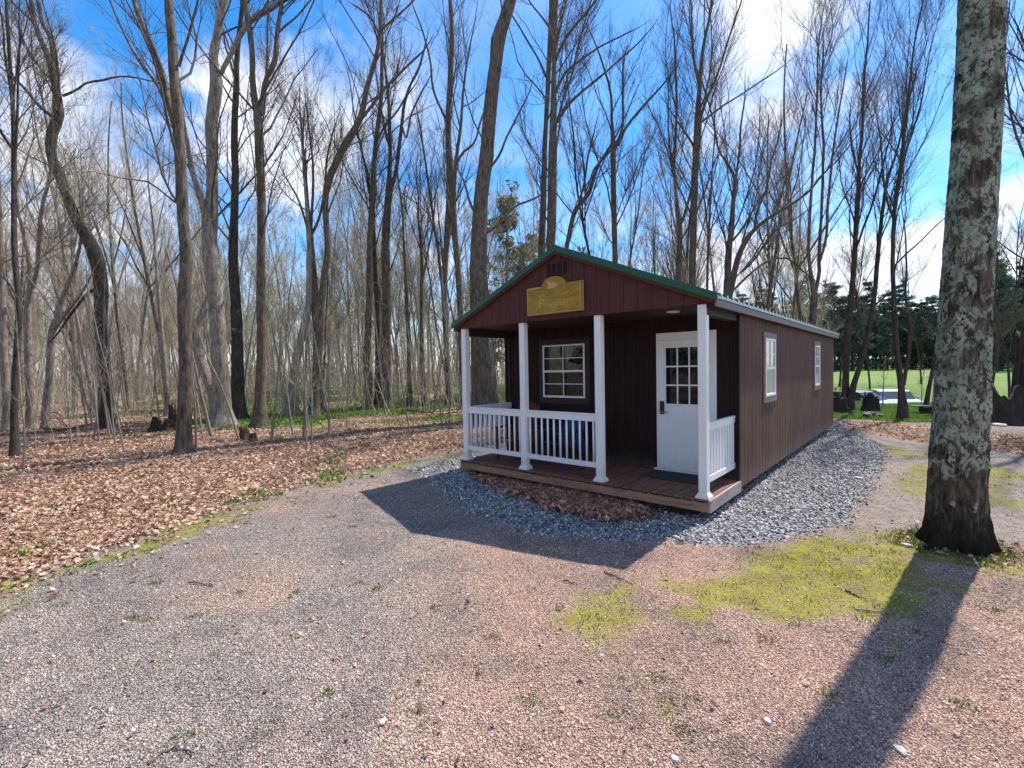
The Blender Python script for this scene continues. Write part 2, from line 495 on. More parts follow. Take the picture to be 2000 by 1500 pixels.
M['siding'] = mat_siding('brown_siding', (.009, .0045, .004), (.018, .008, .0075), (.034, .015, .013))  # same brown boards, darkened: porch shade put into the colour
M['siding_side'] = mat_siding('weathered_siding', (.035, .016, .010), (.088, .041, .027), (.17, .092, .064))  # lighter copy of these boards, without the painted porch shade
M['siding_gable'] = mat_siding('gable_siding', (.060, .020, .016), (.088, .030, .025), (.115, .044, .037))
M['brown_trim'] = new_mat('brown_trim', (.028, .014, .013, 1), .7)
M['taupe_trim'] = new_mat('taupe_trim', (.21, .16, .15, 1), .7)


def mat_white(name, c=(.78, .78, .79)):
    m = new_mat(name, rough=.38, spec=.45); t = NT(m)
    n = t.noise(t.coord((1, 1, .5)), 2.5, 5, .6)
    base = t.ramp(n, [(.3, tuple(x*.90 for x in c)), (.7, c)])
    sp = t.new('ShaderNodeSeparateXYZ'); t.link(t.coord(), sp.inputs[0])
    low = t.maprange(t.math('ADD', sp.outputs[2], t.math('MULTIPLY', t.noise(t.coord((1, 1, .3)), 18, 5, .7), .5)), .85, .42, 0, .45)
    t.color(t.mix(low, base, (.42, .37, .31, 1)))
    return m


M['vinyl'] = mat_white('white_vinyl', (.84, .84, .84))
M['door_white'] = mat_white('door_paint', (.84, .87, .90))


def mat_wood(name, a, b, cc, axis=(1, .08, 1), sc_=30, rough=.75):
    m = new_mat(name, rough=rough, spec=.3); t = NT(m)
    n = t.noise(t.coord(axis), sc_, 6, .62, 1.2)
    c = t.ramp(n, [(.3, a), (.5, b), (.72, cc)])
    k = t.maprange(t.noise(t.coord(), 2.2, 3), .5, .75, 0, .4)
    t.color(t.mix(k, c, a)); t.normal(t.bump(n, .25, .004)); return m


M['rim_wood'] = mat_wood('rim_joist_wood', (.15, .085, .05), (.30, .18, .115), (.42, .27, .18), (.06, 1, 1), 22)
M['end_wood'] = mat_wood('weathered_rim_wood', (.20, .15, .13), (.33, .265, .235), (.45, .38, .35), (1, .06, 1), 22)  # end rim boards, lighter and greyer than the front
M['deck'] = mat_wood('deck_boards', (.10, .042, .030), (.19, .085, .06), (.28, .14, .10), (1, .07, 1), 26)
M['dark_wood'] = mat_wood('dark_wood', (.015, .012, .01), (.035, .028, .022), (.07, .055, .045), (1, 1, .2), 14, .9)
M['rot_wood'] = mat_wood('rotten_wood', (.02, .014, .011), (.07, .045, .036), (.17, .12, .095), (1, 1, .18), 9, .95)
M['red_wood'] = mat_wood('red_stained_wood', (.06, .014, .012), (.13, .03, .025), (.20, .055, .04), (1, 1, .2), 20)
M['log_end'] = mat_wood('weathered_log', (.10, .085, .07), (.20, .17, .145), (.34, .30, .26), (.2, 1, 1), 14, .95)
M['sign'] = mat_wood('varnished_sign', (.20, .105, .010), (.34, .20, .018), (.46, .31, .05), (.35, 1, 1), 6, .4)
M['sign_edge'] = new_mat('sign_pale_wood', (.50, .33, .15, 1), .6)
M['sign_text'] = new_mat('sign_letters', (.50, .34, .10, 1), .55)
M['roof'] = new_mat('green_roof_metal', (.012, .085, .042, 1), .36, .5, .0)
M['roof_ends'] = new_mat('galvanised_roof_metal', (.36, .38, .38, 1), .35, .5, .6)  # pale metal carrying the sun glint of the roof ribs as colour
M['blue_plastic'] = new_mat('blue_plastic', (.015, .03, .13, 1), .5)
M['black_metal'] = new_mat('black_hardware', (.012, .012, .013, 1), .4)
M['steel'] = new_mat('brushed_steel', (.5, .5, .5, 1), .3, .5, 1)
M['mat_rubber'] = new_mat('doormat_fibre', (.03, .025, .02, 1), .95)
M['void'] = new_mat('vent_dark', (.008, .008, .008, 1), .9)
M['lamp_glass'] = new_mat('frosted_lamp', (.8, .8, .76, 1), .4)
g = new_mat('window_glass', (.006, .007, .008, 1), .02, .5); M['glass'] = g
g.node_tree.nodes['Principled BSDF'].inputs['IOR'].default_value = 1.5
_n = NT(g); _n.normal(_n.bump(_n.noise(_n.coord(), 2.0, 2), .05, .05))
M['blind'] = new_mat('window_blind', (.30, .30, .31, 1), .12, .8)
M['road'] = new_mat('pale_road', (.36, .35, .34, 1), .9)
M['car_silver'] = new_mat('silver_car_paint', (.30, .31, .34, 1), .32, .6, .5)
M['car_white'] = new_mat('white_car_paint', (.36, .40, .46, 1), .35, .5)
M['car_blue'] = new_mat('blue_tarp', (.10, .42, .75, 1), .4)
M['tyre'] = new_mat('tyre_rubber', (.02, .02, .02, 1), .9)
M['red_lens'] = new_mat('red_lens', (.4, .02, .02, 1), .3)
M['stone_flat'] = mat_island('field_stone', [(0, (.38, .37, .35)), (1, (.52, .51, .48))], bumps=.6)
M['house_white'] = new_mat('pale_house_wall', (.62, .68, .76, 1), .8)
M['shingle'] = new_mat('grey_shingles', (.14, .14, .15, 1), .9)

# ------------------------------------------------------------------ ground zones
FOREST = [(-5.9, -14), (-5.2, 1.0), (-4.80, 4.2), (-4.43, 5.31), (-4.0, 6.8), (-3.36, 8.0), (-2.6, 9.6), (-1.6, 10.5), (0.0, 12.3),
          (4.9, 17.8), (9.0, 18.6), (13, 24), (24, 42), (95, 160), (95, 420), (-420, 420), (-420, -14)]
STONE = [tuple(G(*p)) for p in [(800, 915), (850, 950), (930, 1000), (1060, 1040), (1190, 1055), (1300, 1058), (1420, 1072), (1530, 1062), (1640, 1020),
                                (1700, 950), (1725, 895), (1690, 850), (1640, 832), (1590, 830)]]+[(8.6, 13.9), (6, 15.8), (2, 12.2), (-.2, 11.2), (-1.5, 9.8)]
PILE = [tuple(G(*p)) for p in [(925, 916), (1040, 932), (1160, 962), (1290, 1002), (1270, 1012), (1180, 1014), (1080, 990), (1000, 960), (940, 930)]]
MOSS = [tuple(G(*p)) for p in [(1110, 1215), (1175, 1145), (1230, 1135), (1260, 1175), (1380, 1140), (1480, 1068), (1620, 1040), (1790, 1050), (1960, 1100), (1840, 1150), (1740, 1190), (1600, 1205), (1440, 1195), (1320, 1225), (1230, 1320), (1180, 1290)]]
MOSS2 = [tuple(G(*p)) for p in [(1640, 842), (1700, 862), (1850, 895), (2050, 930), (2050, 1010), (1900, 980), (1740, 960), (1720, 880)]]
DIRT = [tuple(G(*p)) for p in [(1560, 1075), (1690, 990), (1725, 890), (1640, 832), (1840, 868), (2000, 905), (2200, 1000), (2200, 1130), (2000, 1075), (1850, 1080), (1700, 1075)]]
RLEAF = [tuple(G(*p)) for p in [(1625, 826), (1720, 822), (1840, 836), (2000, 850)]]+[(20, 12), (26, 8), (16, 2), (11, 6.5), (10.2, 9.2)]+[tuple(G(*p)) for p in [(1840, 868), (1760, 858), (1680, 845)]]
LAWN = [tuple(G(*p)) for p in [(1560, 810), (1640, 818), (1760, 824), (1880, 830)]]+[(20, 12.5), (60, 10), (420, 10), (420, 420), (96, 420), (95, 160), (24, 41), (13, 23.5)]


def ground_z(x, y):
    x = np.asarray(x, float); y = np.asarray(y, float)
    z = (fnoise(x, y, .8, 2)-.5)*.05+(vnoise(x, y, 6, 5)-.5)*.012
    far = sstep(np.hypot(x, y), 6, 16)
    z = z+far*(fnoise(x, y, .35, 9)-.5)*.12
    # parking dip behind the grass bank
    d = np.minimum(np.minimum(sstep(y, 20.5, 24.0), 1-sstep(y, 30, 36)), np.minimum(sstep(x-.58*y, 0, 2.5), 1-sstep(x, 34, 42)))
    z = z-1.08*d
    # mound in the woods
    z = z+.75*np.exp(-(((x+4.5)/4.0)**2+((y-40)/3.0)**2))
    return z


def zones(x, y):
    jx = (fnoise(x, y, 1.1, 3)-.5)*.9; jy = (fnoise(x, y, 3.5, 8)-.5)*.5
    j = jx+jy
    r = np.hypot(x, y)
    dF = sdist(x, y, FOREST)+j*.7
    leaf = sstep(dF, -.15, .35)
    leaf = np.maximum(leaf, sstep(sdist(x, y, RLEAF)+j*.6, -.1, .3)*.9)
    leaf = np.maximum(leaf, sstep(sdist(x, y, PILE)+j*.2, -.12, .12))
    stone = sstep(sdist(x, y, STONE)+j*.45, -.15, .2)*(1-leaf)
    moss = .92*sstep(sdist(x, y, MOSS)+j*.8, -.25, .2)*sstep(fnoise(x, y, 2.2, 21), .20, .42)
    moss = np.maximum(moss, .8*sstep(sdist(x, y, MOSS2)+j*1.4, -.3, .4)*sstep(fnoise(x, y, 1.0, 23), .34, .50))
    edge = np.exp(-((dF+.22)/.40)**2)
    moss = np.maximum(moss, .85*edge*sstep(fnoise(x, y, 1.3, 31), .42, .58))
    spots = sstep(fnoise(x, y, 3.4, 41), .66, .76)*sstep(x, -.8, .6)*(r < 6)*sstep(y, 1.8, 2.6)*.62
    moss = np.maximum(moss, spots)*(1-stone)
    lawn = sstep(sdist(x, y, LAWN)+j*.5, -.1, .5)
    grass = np.maximum(lawn, .75*edge*sstep(fnoise(x, y, 2.6, 51), .60, .74)*(y < 12))
    wood = sstep(dF, 4, 7)*sstep(y, 14.5, 18)*sstep(fnoise(x, y, .25, 61), .38, .50)*sstep(x+.80*y, -2, 4)*(1-sstep(y, 60, 75))
    grass = np.maximum(grass, wood*.95)
    grass = np.maximum(grass, .55*sstep(dF, 1.0, 2.5)*sstep(fnoise(x, y, .7, 66), .66, .76))
    dirt = .85*sstep(sdist(x, y, DIRT)+j*.5, -.2, .3)*(1-stone)
    dirt = np.maximum(dirt, .7*np.exp(-((dF+.02)/.16)**2)*sstep(fnoise(x, y, 1.0, 71), .4, .6))
    pink = sstep(x+1.0*(y < 99), -.9, 1.6)*(1-sstep(y, 4.6, 7.0))
    pink = np.maximum(pink, .45*sstep(fnoise(x, y, .8, 81), .5, .7))
    return leaf, stone, moss, grass, dirt, pink


def axis_pts(fine0, fine1, step, lo, hi):
    a = list(np.arange(fine0, fine1, step)); s = step; v = a[-1]
    while v < hi: s *= 1.12; v += s; a.append(v)
    s = step; v = fine0; b = []
    while v > lo: s *= 1.12; v -= s; b.append(v)
    return np.array(b[::-1]+a)


def build_ground():
    xs = axis_pts(-7, 12, .075, -700, 700); ys = axis_pts(1.0, 13, .075, -60, 900)
    X, Y = np.meshgrid(xs, ys); x = X.ravel(); y = Y.ravel()
    z = ground_z(x, y)
    V = np.stack([x, y, z], 1); nx = len(xs); ny = len(ys)
    i = (np.arange(ny-1)[:, None]*nx+np.arange(nx-1)[None]).ravel()
    Q = np.stack([i, i+1, i+nx+1, i+nx], 1)
    o = mesh_np('ground', V, Q, None, M['ground'], smooth=True)
    le, st, mo, gr, di, pk = zones(x, y)
    for nm, ch in (('zone_a', (le, st, mo)), ('zone_b', (gr, di, pk))):
        at = o.data.attributes.new(nm, 'FLOAT_COLOR', 'POINT')
        at.data.foreach_set('color', np.stack([*ch, np.ones_like(x)], 1).astype(np.float32).ravel())
    tag(o, kind='structure')


build_ground()
rd = mesh_np('road', [(60, 146, .10), (330, 120, .10), (332, 129, .10), (61, 156, .10)], [(0, 1, 2, 3)], None, M['road'])
tag(rd, kind='structure')

# ------------------------------------------------------------------ scatter of stones, leaves and grass
_t = (1+5**.5)/2
ICO_V = np.array([(-1, _t, 0), (1, _t, 0), (-1, -_t, 0), (1, -_t, 0), (0, -1, _t), (0, 1, _t), (0, -1, -_t), (0, 1, -_t), (_t, 0, -1), (_t, 0, 1), (-_t, 0, -1), (-_t, 0, 1)])/1.902
ICO_F = np.array([(0, 11, 5), (0, 5, 1), (0, 1, 7), (0, 7, 10), (0, 10, 11), (1, 5, 9), (5, 11, 4), (11, 10, 2), (10, 7, 6), (7, 1, 8), (3, 9, 4), (3, 4, 2), (3, 2, 6), (3, 6, 8), (3, 8, 9), (4, 9, 5), (2, 4, 11), (6, 2, 10), (8, 6, 7), (9, 8, 1)])
OCT_V = np.array([(1, 0, 0), (-1, 0, 0), (0, 1, 0), (0, -1, 0), (0, 0, 1), (0, 0, -1)], float)
OCT_F = np.array([(0, 2, 4), (2, 1, 4), (1, 3, 4), (3, 0, 4), (2, 0, 5), (1, 2, 5), (3, 1, 5), (0, 3, 5)])


def rotm(n, rng, tilt=3.14):
    a = rng.uniform(0, 6.283, n); b = rng.normal(0, tilt, n); c = rng.normal(0, tilt, n)
    ca, sa, cb, sb, cc, s_ = np.cos(a), np.sin(a), np.cos(b), np.sin(b), np.cos(c), np.sin(c)
    o = np.zeros_like(a); l = np.ones_like(a)
    Z = np.array([[ca, -sa, o], [sa, ca, o], [o, o, l]]).transpose(2, 0, 1)
    Xm = np.array([[l, o, o], [o, cb, -sb], [o, sb, cb]]).transpose(2, 0, 1)
    Ym = np.array([[cc, o, s_], [o, l, o], [-s_, o, cc]]).transpose(2, 0, 1)
    return Z@Xm@Ym


def scatter(name, bv, bf, pos, size, mat, rng, tilt=.5, jitter=.25, flat=.65, label=None):
    n = len(pos); k = len(bv)
    B = np.repeat(bv[None], n, 0)
    if jitter: B = B*(1+rng.uniform(-jitter, jitter, (n, k, 1)))
    sc3 = rng.uniform(.75, 1.3, (n, 1, 3)); sc3[..., 2] *= flat
    B = (B*sc3)*size[:, None, None]
    B = np.einsum('nij,nkj->nki', rotm(n, rng, tilt), B)+pos[:, None, :]
    Fc = (bf[None]+(np.arange(n)*k)[:, None, None]).reshape(-1, 3)
    o = mesh_np(name, B.reshape(-1, 3), None, Fc, mat)
    tag(o, kind='stuff')
    if label: o['label'] = label
    return o


def wedge(n, y0, y1, rng, p=1.0, over=1.12):
    """points on the ground in front, thinning with distance"""
    u = rng.random(n)
    y = (y0**(1-p)+u*(y1**(1-p)-y0**(1-p)))**(1/(1-p)) if abs(p-1) > 1e-3 else y0*(y1/y0)**u
    x = y*rng.uniform(-over, over, n)
    return x, y


rng = np.random.default_rng(21)
CAB_O = np.array([2.336, 5.624]); CAB_YAW = rad(41.265)
UD = np.array([-math.cos(CAB_YAW), math.sin(CAB_YAW)]); VD = np.array([math.sin(CAB_YAW), math.cos(CAB_YAW)])


def under_cabin(x, y, m=.05):
    u = (x-CAB_O[0])*UD[0]+(y-CAB_O[1])*UD[1]; v = (x-CAB_O[0])*VD[0]+(y-CAB_O[1])*VD[1]
    return (u > -m) & (u < 4.34+m) & (v > -m) & (v < 10.3)


x, y = wedge(260000, 1.7, 9.5, rng, 1.6)
le, st, mo, gr, di, pk = zones(x, y)
keep = (rng.random(len(x)) > np.maximum(np.maximum(le*1.3, st), np.maximum(di*.7, mo*.8))) & ~under_cabin(x, y)
x, y, pk = x[keep], y[keep], pk[keep]
s_ = rng.uniform(.0024, .0050, len(x))*(1+.10*y)*np.where(rng.random(len(x)) < .02, 1.9, 1)
pinky = rng.random(len(x)) < pk
for nm, q, lb in (('driveway_gravel', ~pinky, 'grey driveway gravel'), ('pink_gravel', pinky, 'pink driveway gravel')):
    xx, yy, ss = x[q], y[q], s_[q]
    scatter(nm, OCT_V, OCT_F, np.stack([xx, yy, ground_z(xx, yy)+ss*.25], 1), ss, M['pebble_pink' if nm[0] == 'p' else 'pebble'], rng, .6, .3, .7, lb)

x = rng.uniform(-4, 10.5, 240000); y = rng.uniform(3.5, 15, 240000)
le, st, mo, gr, di, pk = zones(x, y)
keep = (rng.random(len(x)) < st*.95) & ~under_cabin(x, y, -.6)
x, y = x[keep], y[keep]; s_ = rng.gamma(6, .0017, len(x)).clip(.005, .024)
scatter('crushed_stone', ICO_V, ICO_F, np.stack([x, y, ground_z(x, y)+s_*.4], 1), s_, M['stone'], rng, .7, .28, .7, 'blue grey crushed stone around the cabin')

# leaf: a lobed, cupped blade
_la = np.array([0, .55, .95, 1.5, 2.1, 2.6, 3.14, 3.68, 4.2, 4.78, 5.33, 5.75])
_lr = np.array([1.15, .62, 1.0, .55, .85, .5, .7, .5, .85, .55, 1.0, .62])
LEAF_V = np.concatenate([[(0, 0, 0)], np.stack([_lr*np.cos(_la), _lr*np.sin(_la), .35*_lr**2-.1*np.cos(2*_la)], 1)])
LEAF_F = np.array([(0, i+1, (i+1) % 12+1) for i in range(12)])


def leaves(name, x, y, size, mat, rng, label, dz=.012, tilt=.42):
    scatter(name, LEAF_V, LEAF_F, np.stack([x, y, ground_z(x, y)+dz+rng.uniform(0, .02, len(x))], 1), size, mat, rng, tilt, .15, 1.0, label)


x, y = wedge(330000, 3.6, 30, rng, 1.15, 1.25)
_ex = rng.uniform(-17, -4, 60000); _ey = rng.uniform(-1.5, 13, 60000); _k = _ex < -1.2*_ey
x = np.r_[x, _ex[_k]]; y = np.r_[y, _ey[_k]]
le, st, mo, gr, di, pk = zones(x, y)
dF = sdist(x, y, FOREST)
thin = .30+.70*sstep(fnoise(x, y, .9, 91), .34, .56)
keep = (rng.random(len(x)) < np.maximum(np.where(dF > 0, le, le*.8)*(1-.75*(gr > .5))*thin, .20*np.exp(-np.abs(np.minimum(dF, 0))/.22)*(y < 13))) & ~under_cabin(x, y)
x, y = x[keep], y[keep]
leaves('leaf_litter', x, y, rng.uniform(.014, .034, len(x))*(1+.02*np.abs(y)), M['leaves'], rng, 'dry brown leaf litter on the forest floor')
n = 4200
q = []
while len(q) < n:
    xx = rng.uniform(-1.5, 2.5, 4000); yy = rng.uniform(4.8, 8.8, 4000)
    d = sdist(xx, yy, PILE); k = (d > -.02-.25*rng.random(4000)**3+.35*(fnoise(xx, yy, 3.5, 14)-.42)) & (xx < 1.75-.35*rng.random(4000)) & ~under_cabin(xx, yy, -.15)
    q += list(zip(xx[k], yy[k]))
q = np.array(q[:n])
leaves('leaf_drift', q[:, 0], q[:, 1], rng.uniform(.03, .052, n), M['leaves_old'], rng, 'damp brown leaves drifted against the deck front', .035, .6)
x, y = wedge(330, 2.0, 13, rng, 1.0, 1.1); k = ~under_cabin(x, y); x, y = x[k], y[k]
leaves('stray_leaves', x, y, rng.uniform(.008, .026, len(x)), M['leaves'], rng, 'stray leaves on the gravel', .012, .5)


def blades(name, cx, cy, h, mat, rng, label, per=14, spread=.05, w=.0035):
    n = len(cx)*per
    X = np.repeat(cx, per)+rng.normal(0, spread, n); Y = np.repeat(cy, per)+rng.normal(0, spread, n); H = np.repeat(h, per)*rng.uniform(.5, 1.2, n)
    Z = ground_z(X, Y); a = rng.uniform(0, 6.283, n); ln = rng.uniform(.2, .9, n)*H; b = rng.uniform(0, 6.283, n)
    W = np.maximum(w*(1+.18*Y), .003)
    p0 = np.stack([X-W*np.cos(a), Y-W*np.sin(a), Z], 1); p1 = np.stack([X+W*np.cos(a), Y+W*np.sin(a), Z], 1)
    mx = X+.35*ln*np.cos(b); my = Y+.35*ln*np.sin(b)
    p2 = np.stack([mx+.7*W*np.cos(a), my+.7*W*np.sin(a), Z+H*.65], 1); p3 = np.stack([mx-.7*W*np.cos(a), my-.7*W*np.sin(a), Z+H*.65], 1)
    p4 = np.stack([X+ln*np.cos(b), Y+ln*np.sin(b), Z+H*.95], 1)
    V = np.stack([p0, p1, p2, p3, p4], 1).reshape(-1, 3); i = np.arange(n)*5
    o = mesh_np(name, V, np.stack([i, i+1, i+2, i+3], 1), np.stack([i+3, i+2, i+4], 1), mat)
    tag(o, label, kind='stuff'); return o


# short grass on moss, driveway rim and stray tufts
x, y = wedge(60000, 2.2, 16, rng, 1.1, 1.15)
le, st, mo, gr, di, pk = zones(x, y)
keep = (rng.random(len(x)) < (mo*.15+gr*.6*(y < 13)+.0012)) & ~under_cabin(x, y) & (rng.random(len(x)) < .5)
blades('grass_tufts', x[keep], y[keep], rng.uniform(.012, .035, keep.sum()), M['grass'], rng, 'short grass and moss tufts', 9, .035, .002)
# clumps of broad green leaves in the litter
cl = [G(155, 885), G(240, 852), G(275, 850), G(310, 848), G(540, 858), G(560, 862), G(690, 842), G(640, 905), G(500, 975), G(515, 968), G(20, 1078), G(85, 1070), G(310, 998), G(620, 938), G(640, 930), G(660, 925)]
cx = np.repeat([c[0] for c in cl], 15)+rng.normal(0, .20, 15*len(cl)); cy = np.repeat([c[1] for c in cl], 15)+rng.normal(0, .16, 15*len(cl))
blades('woodland_herbs', cx, cy, rng.uniform(.03, .09, len(cx)), M['lawn_blades'], rng, 'clumps of green herbs in the leaf litter', 7, .03, .006)
wd = [(575, 1158), (380, 1205), (285, 1210), (265, 1205), (470, 1158), (735, 1152), (690, 1030), (650, 1010), (300, 1140), (640, 1350), (960, 1245), (700, 1140), (1090, 1190), (1330, 1430), (1360, 1370), (1620, 1362), (1410, 1250), (1740, 1290), (1200, 1400),
      (1040, 1370), (820, 1390), (530, 1420), (1880, 1380), (1940, 1195), (1500, 1250), (850, 1190), (1480, 1070), (1330, 1060), (1790, 1240), (1290, 1330), (120, 1180), (350, 1440)]
cx = np.repeat([G(*c)[0] for c in wd], 16)+rng.normal(0, .035, 16*len(wd)); cy = np.repeat([G(*c)[1] for c in wd], 16)+rng.normal(0, .028, 16*len(wd))
blades('driveway_weeds', cx, cy, rng.uniform(.006, .022, len(cx)), M['grass'], rng, 'small green weeds growing in the driveway gravel', 6, .014, .0016)
_b = G(1866, 1068); an = rng.uniform(0, 6.283, 260); rr_ = .30+rng.gamma(2, .05, 260)
blades('trunk_foot_moss', _b[0]+rr_*np.cos(an), _b[1]+rr_*np.sin(an), rng.uniform(.02, .05, 260), M['grass'], rng, 'moss and grass round the foot of the big trunk', 9, .03, .002)
an = rng.uniform(0, 6.283, 200); rr_ = .30+rng.gamma(2, .09, 200)
leaves('trunk_foot_leaves', _b[0]+rr_*np.cos(an), _b[1]+rr_*np.sin(an), rng.uniform(.012, .03, 200), M['leaves_old'], rng, 'old leaves round the foot of the big trunk', .015, .6)
# lawn bank and the green patches in the woods
x = rng.uniform(8, 24, 26000); y = rng.uniform(14.5, 22.5, 26000)
gr = zones(x, y)[3]; keep = rng.random(len(x)) < gr*(x > .5*y)
blades('bank_grass', x[keep], y[keep], rng.uniform(.05, .13, keep.sum()), M['lawn_blades'], rng, 'green grass on the bank behind the yard', 5, .06, .004)
x = rng.uniform(-26, 4, 60000); y = rng.uniform(16, 60, 60000)
z_ = zones(x, y); keep = (rng.random(len(x)) < z_[3]*.8) & (x < .35*y)
blades('woodland_grass', x[keep], y[keep], rng.uniform(.06, .16, keep.sum()), M['lawn_blades'], rng, 'green ground cover among the trees', 3, .12, .006)

# ------------------------------------------------------------------ tubes and trees


def tube_arrays(P, R, sides):
    """P (M,n,3), R (M,n) -> verts, quads"""
    m, n = R.shape
    T = np.empty_like(P); T[:, 1:-1] = P[:, 2:]-P[:, :-2]; T[:, 0] = P[:, 1]-P[:, 0]; T[:, -1] = P[:, -1]-P[:, -2]
    T /= np.linalg.norm(T, axis=2, keepdims=True)+1e-9
    ref = np.where(np.abs(T[:, :1, 2:3]) > .9, np.array([1., 0, 0]), np.array([0, 0, 1.]))
    A = np.cross(T, np.broadcast_to(ref, T.shape)); A /= np.linalg.norm(A, axis=2, keepdims=True)+1e-9
    # keep frames continuous along each tube
    for i in range(1, n):
        a = A[:, i-1]-T[:, i]*np.sum(A[:, i-1]*T[:, i], 1, keepdims=True)
        A[:, i] = a/(np.linalg.norm(a, axis=1, keepdims=True)+1e-9)
    Bv = np.cross(T, A)
    th = np.arange(sides)*2*np.pi/sides
    V = P[:, :, None]+R[:, :, None, None]*(np.cos(th)[None, None, :, None]*A[:, :, None]+np.sin(th)[None, None, :, None]*Bv[:, :, None])
    base = (np.arange(m)*n*sides)[:, None, None]+(np.arange(n-1)*sides)[None, :, None]
    j = np.arange(sides)[None, None]; j2 = (j+1) % sides
    Q = np.stack([base+j, base+j2, base+sides+j2, base+sides+j], -1).reshape(-1, 4)
    return V.reshape(-1, 3), Q


def join(parts):
    Vs = []; Qs = []; n = 0
    for V, Q in parts:
        Vs.append(V); Qs.append(Q+n); n += len(V)
    return np.concatenate(Vs), np.concatenate(Qs)


def resample(P, R, n):
    P = np.asarray(P, float); R = np.asarray(R, float)
    d = np.r_[0, np.cumsum(np.linalg.norm(np.diff(P, axis=0), axis=1))]
    t = np.linspace(0, d[-1], n)
    # smooth through a Catmull-Rom like cubic
    m = np.gradient(P, d, axis=0, edge_order=1) if len(P) > 2 else np.repeat((P[1:]-P[:1])/d[-1], 2, 0)
    i = np.clip(np.searchsorted(d, t, 'right')-1, 0, len(P)-2)
    h = (d[i+1]-d[i])[:, None]; u = ((t-d[i])/(d[i+1]-d[i]))[:, None]
    out = (2*u**3-3*u**2+1)*P[i]+(u**3-2*u**2+u)*h*m[i]+(-2*u**3+3*u**2)*P[i+1]+(u**3-u**2)*h*m[i+1]
    return out, np.interp(t, d, R)


def sprout(P, R, count, t0, t1, ang, lenf, rf, n, up, rng, rmin=.003, wob=.12, zmin=None, lmax=4.0):
    """children growing from parent tubes P (M,k,3)"""
    M_, k = R.shape
    seg = np.linalg.norm(np.diff(P, axis=1), axis=2); Ls = seg.sum(1)
    idx = rng.choice(M_, count, p=Ls/Ls.sum())
    t = rng.uniform(t0, t1, count)*(k-1); i = np.clip(t.astype(int), 0, k-2); f = (t-i)[:, None]
    p = P[idx, i]*(1-f)+P[idx, i+1]*f; T = P[idx, i+1]-P[idx, i]; T /= np.linalg.norm(T, axis=1, keepdims=True)+1e-9
    r = R[idx, i]*(1-f[:, 0])+R[idx, i+1]*f[:, 0]
    if zmin is not None:
        q = p[:, 2] > zmin+rng.uniform(0, 1.5, count)
        idx, p, T, r, t = idx[q], p[q], T[q], r[q], t[q]; count = len(idx)
    rv = rng.normal(size=(count, 3)); N_ = rv-T*np.sum(rv*T, 1, keepdims=True); N_ /= np.linalg.norm(N_, axis=1, keepdims=True)+1e-9
    a = np.abs(rng.normal(ang, ang*.25, count))[:, None]
    d = np.cos(a)*T+np.sin(a)*N_; d[:, 2] += up*.5; d /= np.linalg.norm(d, axis=1, keepdims=True)
    L = np.minimum(lenf*Ls[idx]*(1-.55*t/(k-1))*rng.uniform(.55, 1.25, count), lmax*rng.uniform(.6, 1.1, count))
    out = np.empty((count, n, 3)); out[:, 0] = p; st = (L/(n-1))[:, None]
    for j in range(1, n):
        d = d+rng.normal(0, wob, (count, 3)); d[:, 2] += up*.35; d /= np.linalg.norm(d, axis=1, keepdims=True)
        out[:, j] = out[:, j-1]+d*st
    r0 = np.maximum(np.minimum(r*rf*rng.uniform(.7, 1.15, count), L*.0065+.0025), rmin)
    Rr = r0[:, None]*np.linspace(1, .35, n)[None]
    return out, np.maximum(Rr, rmin*.6)


def crown_from(P, R, rng, c=(26, 170, 900), zmin=2.5, ang=.62, up=.25, rmin=.0035, l1=.45, t0=.25, lmax=3.6):
    a = sprout(P, R, int(c[0]*.85), t0, .98, ang*1.1, l1, .42, 9, up*.8, rng, rmin*1.8, .10, zmin, lmax*1.55)
    if len(a[1]) == 0: return None
    b = sprout(*a, int(c[1]*.95), .15, 1, .55, .55, .55, 6, up*.8, rng, rmin*1.15, .12, None, lmax*.62)
    allp = np.concatenate([b[0]]), np.concatenate([b[1]])
    d = sprout(*allp, int(c[2]*1.05), .08, 1, .6, .65, .55, 4, up*.6, rng, rmin*.8, .14, None, lmax*.36)
    return a, b, d


def tube_obj(name, groups, mat, parent):
    V, Q = join([tube_arrays(P, R, s) for P, R, s in groups])
    return mesh_np(name, V, Q, None, mat, parent, smooth=True)


def bud_mesh(name, P, count, mat, parent, rng, s=.03):
    M_, k, _ = P.shape
    idx = rng.integers(0, M_, count); t = rng.uniform(.3, 1, count)*(k-1); i = np.clip(t.astype(int), 0, k-2); f = (t-i)[:, None]
    p = P[idx, i]*(1-f)+P[idx, i+1]*f
    d = rng.normal(0, s, (count, 3, 3))
    V = (p[:, None]+d).reshape(-1, 3); T3 = np.arange(count*3).reshape(-1, 3)
    return mesh_np(name, V, None, T3, mat, parent)


def flare(P, R):
    """widen the foot of the trunk"""
    h = P[:, 2]-P[0, 2]
    return R*(1+.55*np.exp(-h/.22)+.12*np.exp(-h/.8))


TREES_G = 'bare trees standing at the edge of the woods'


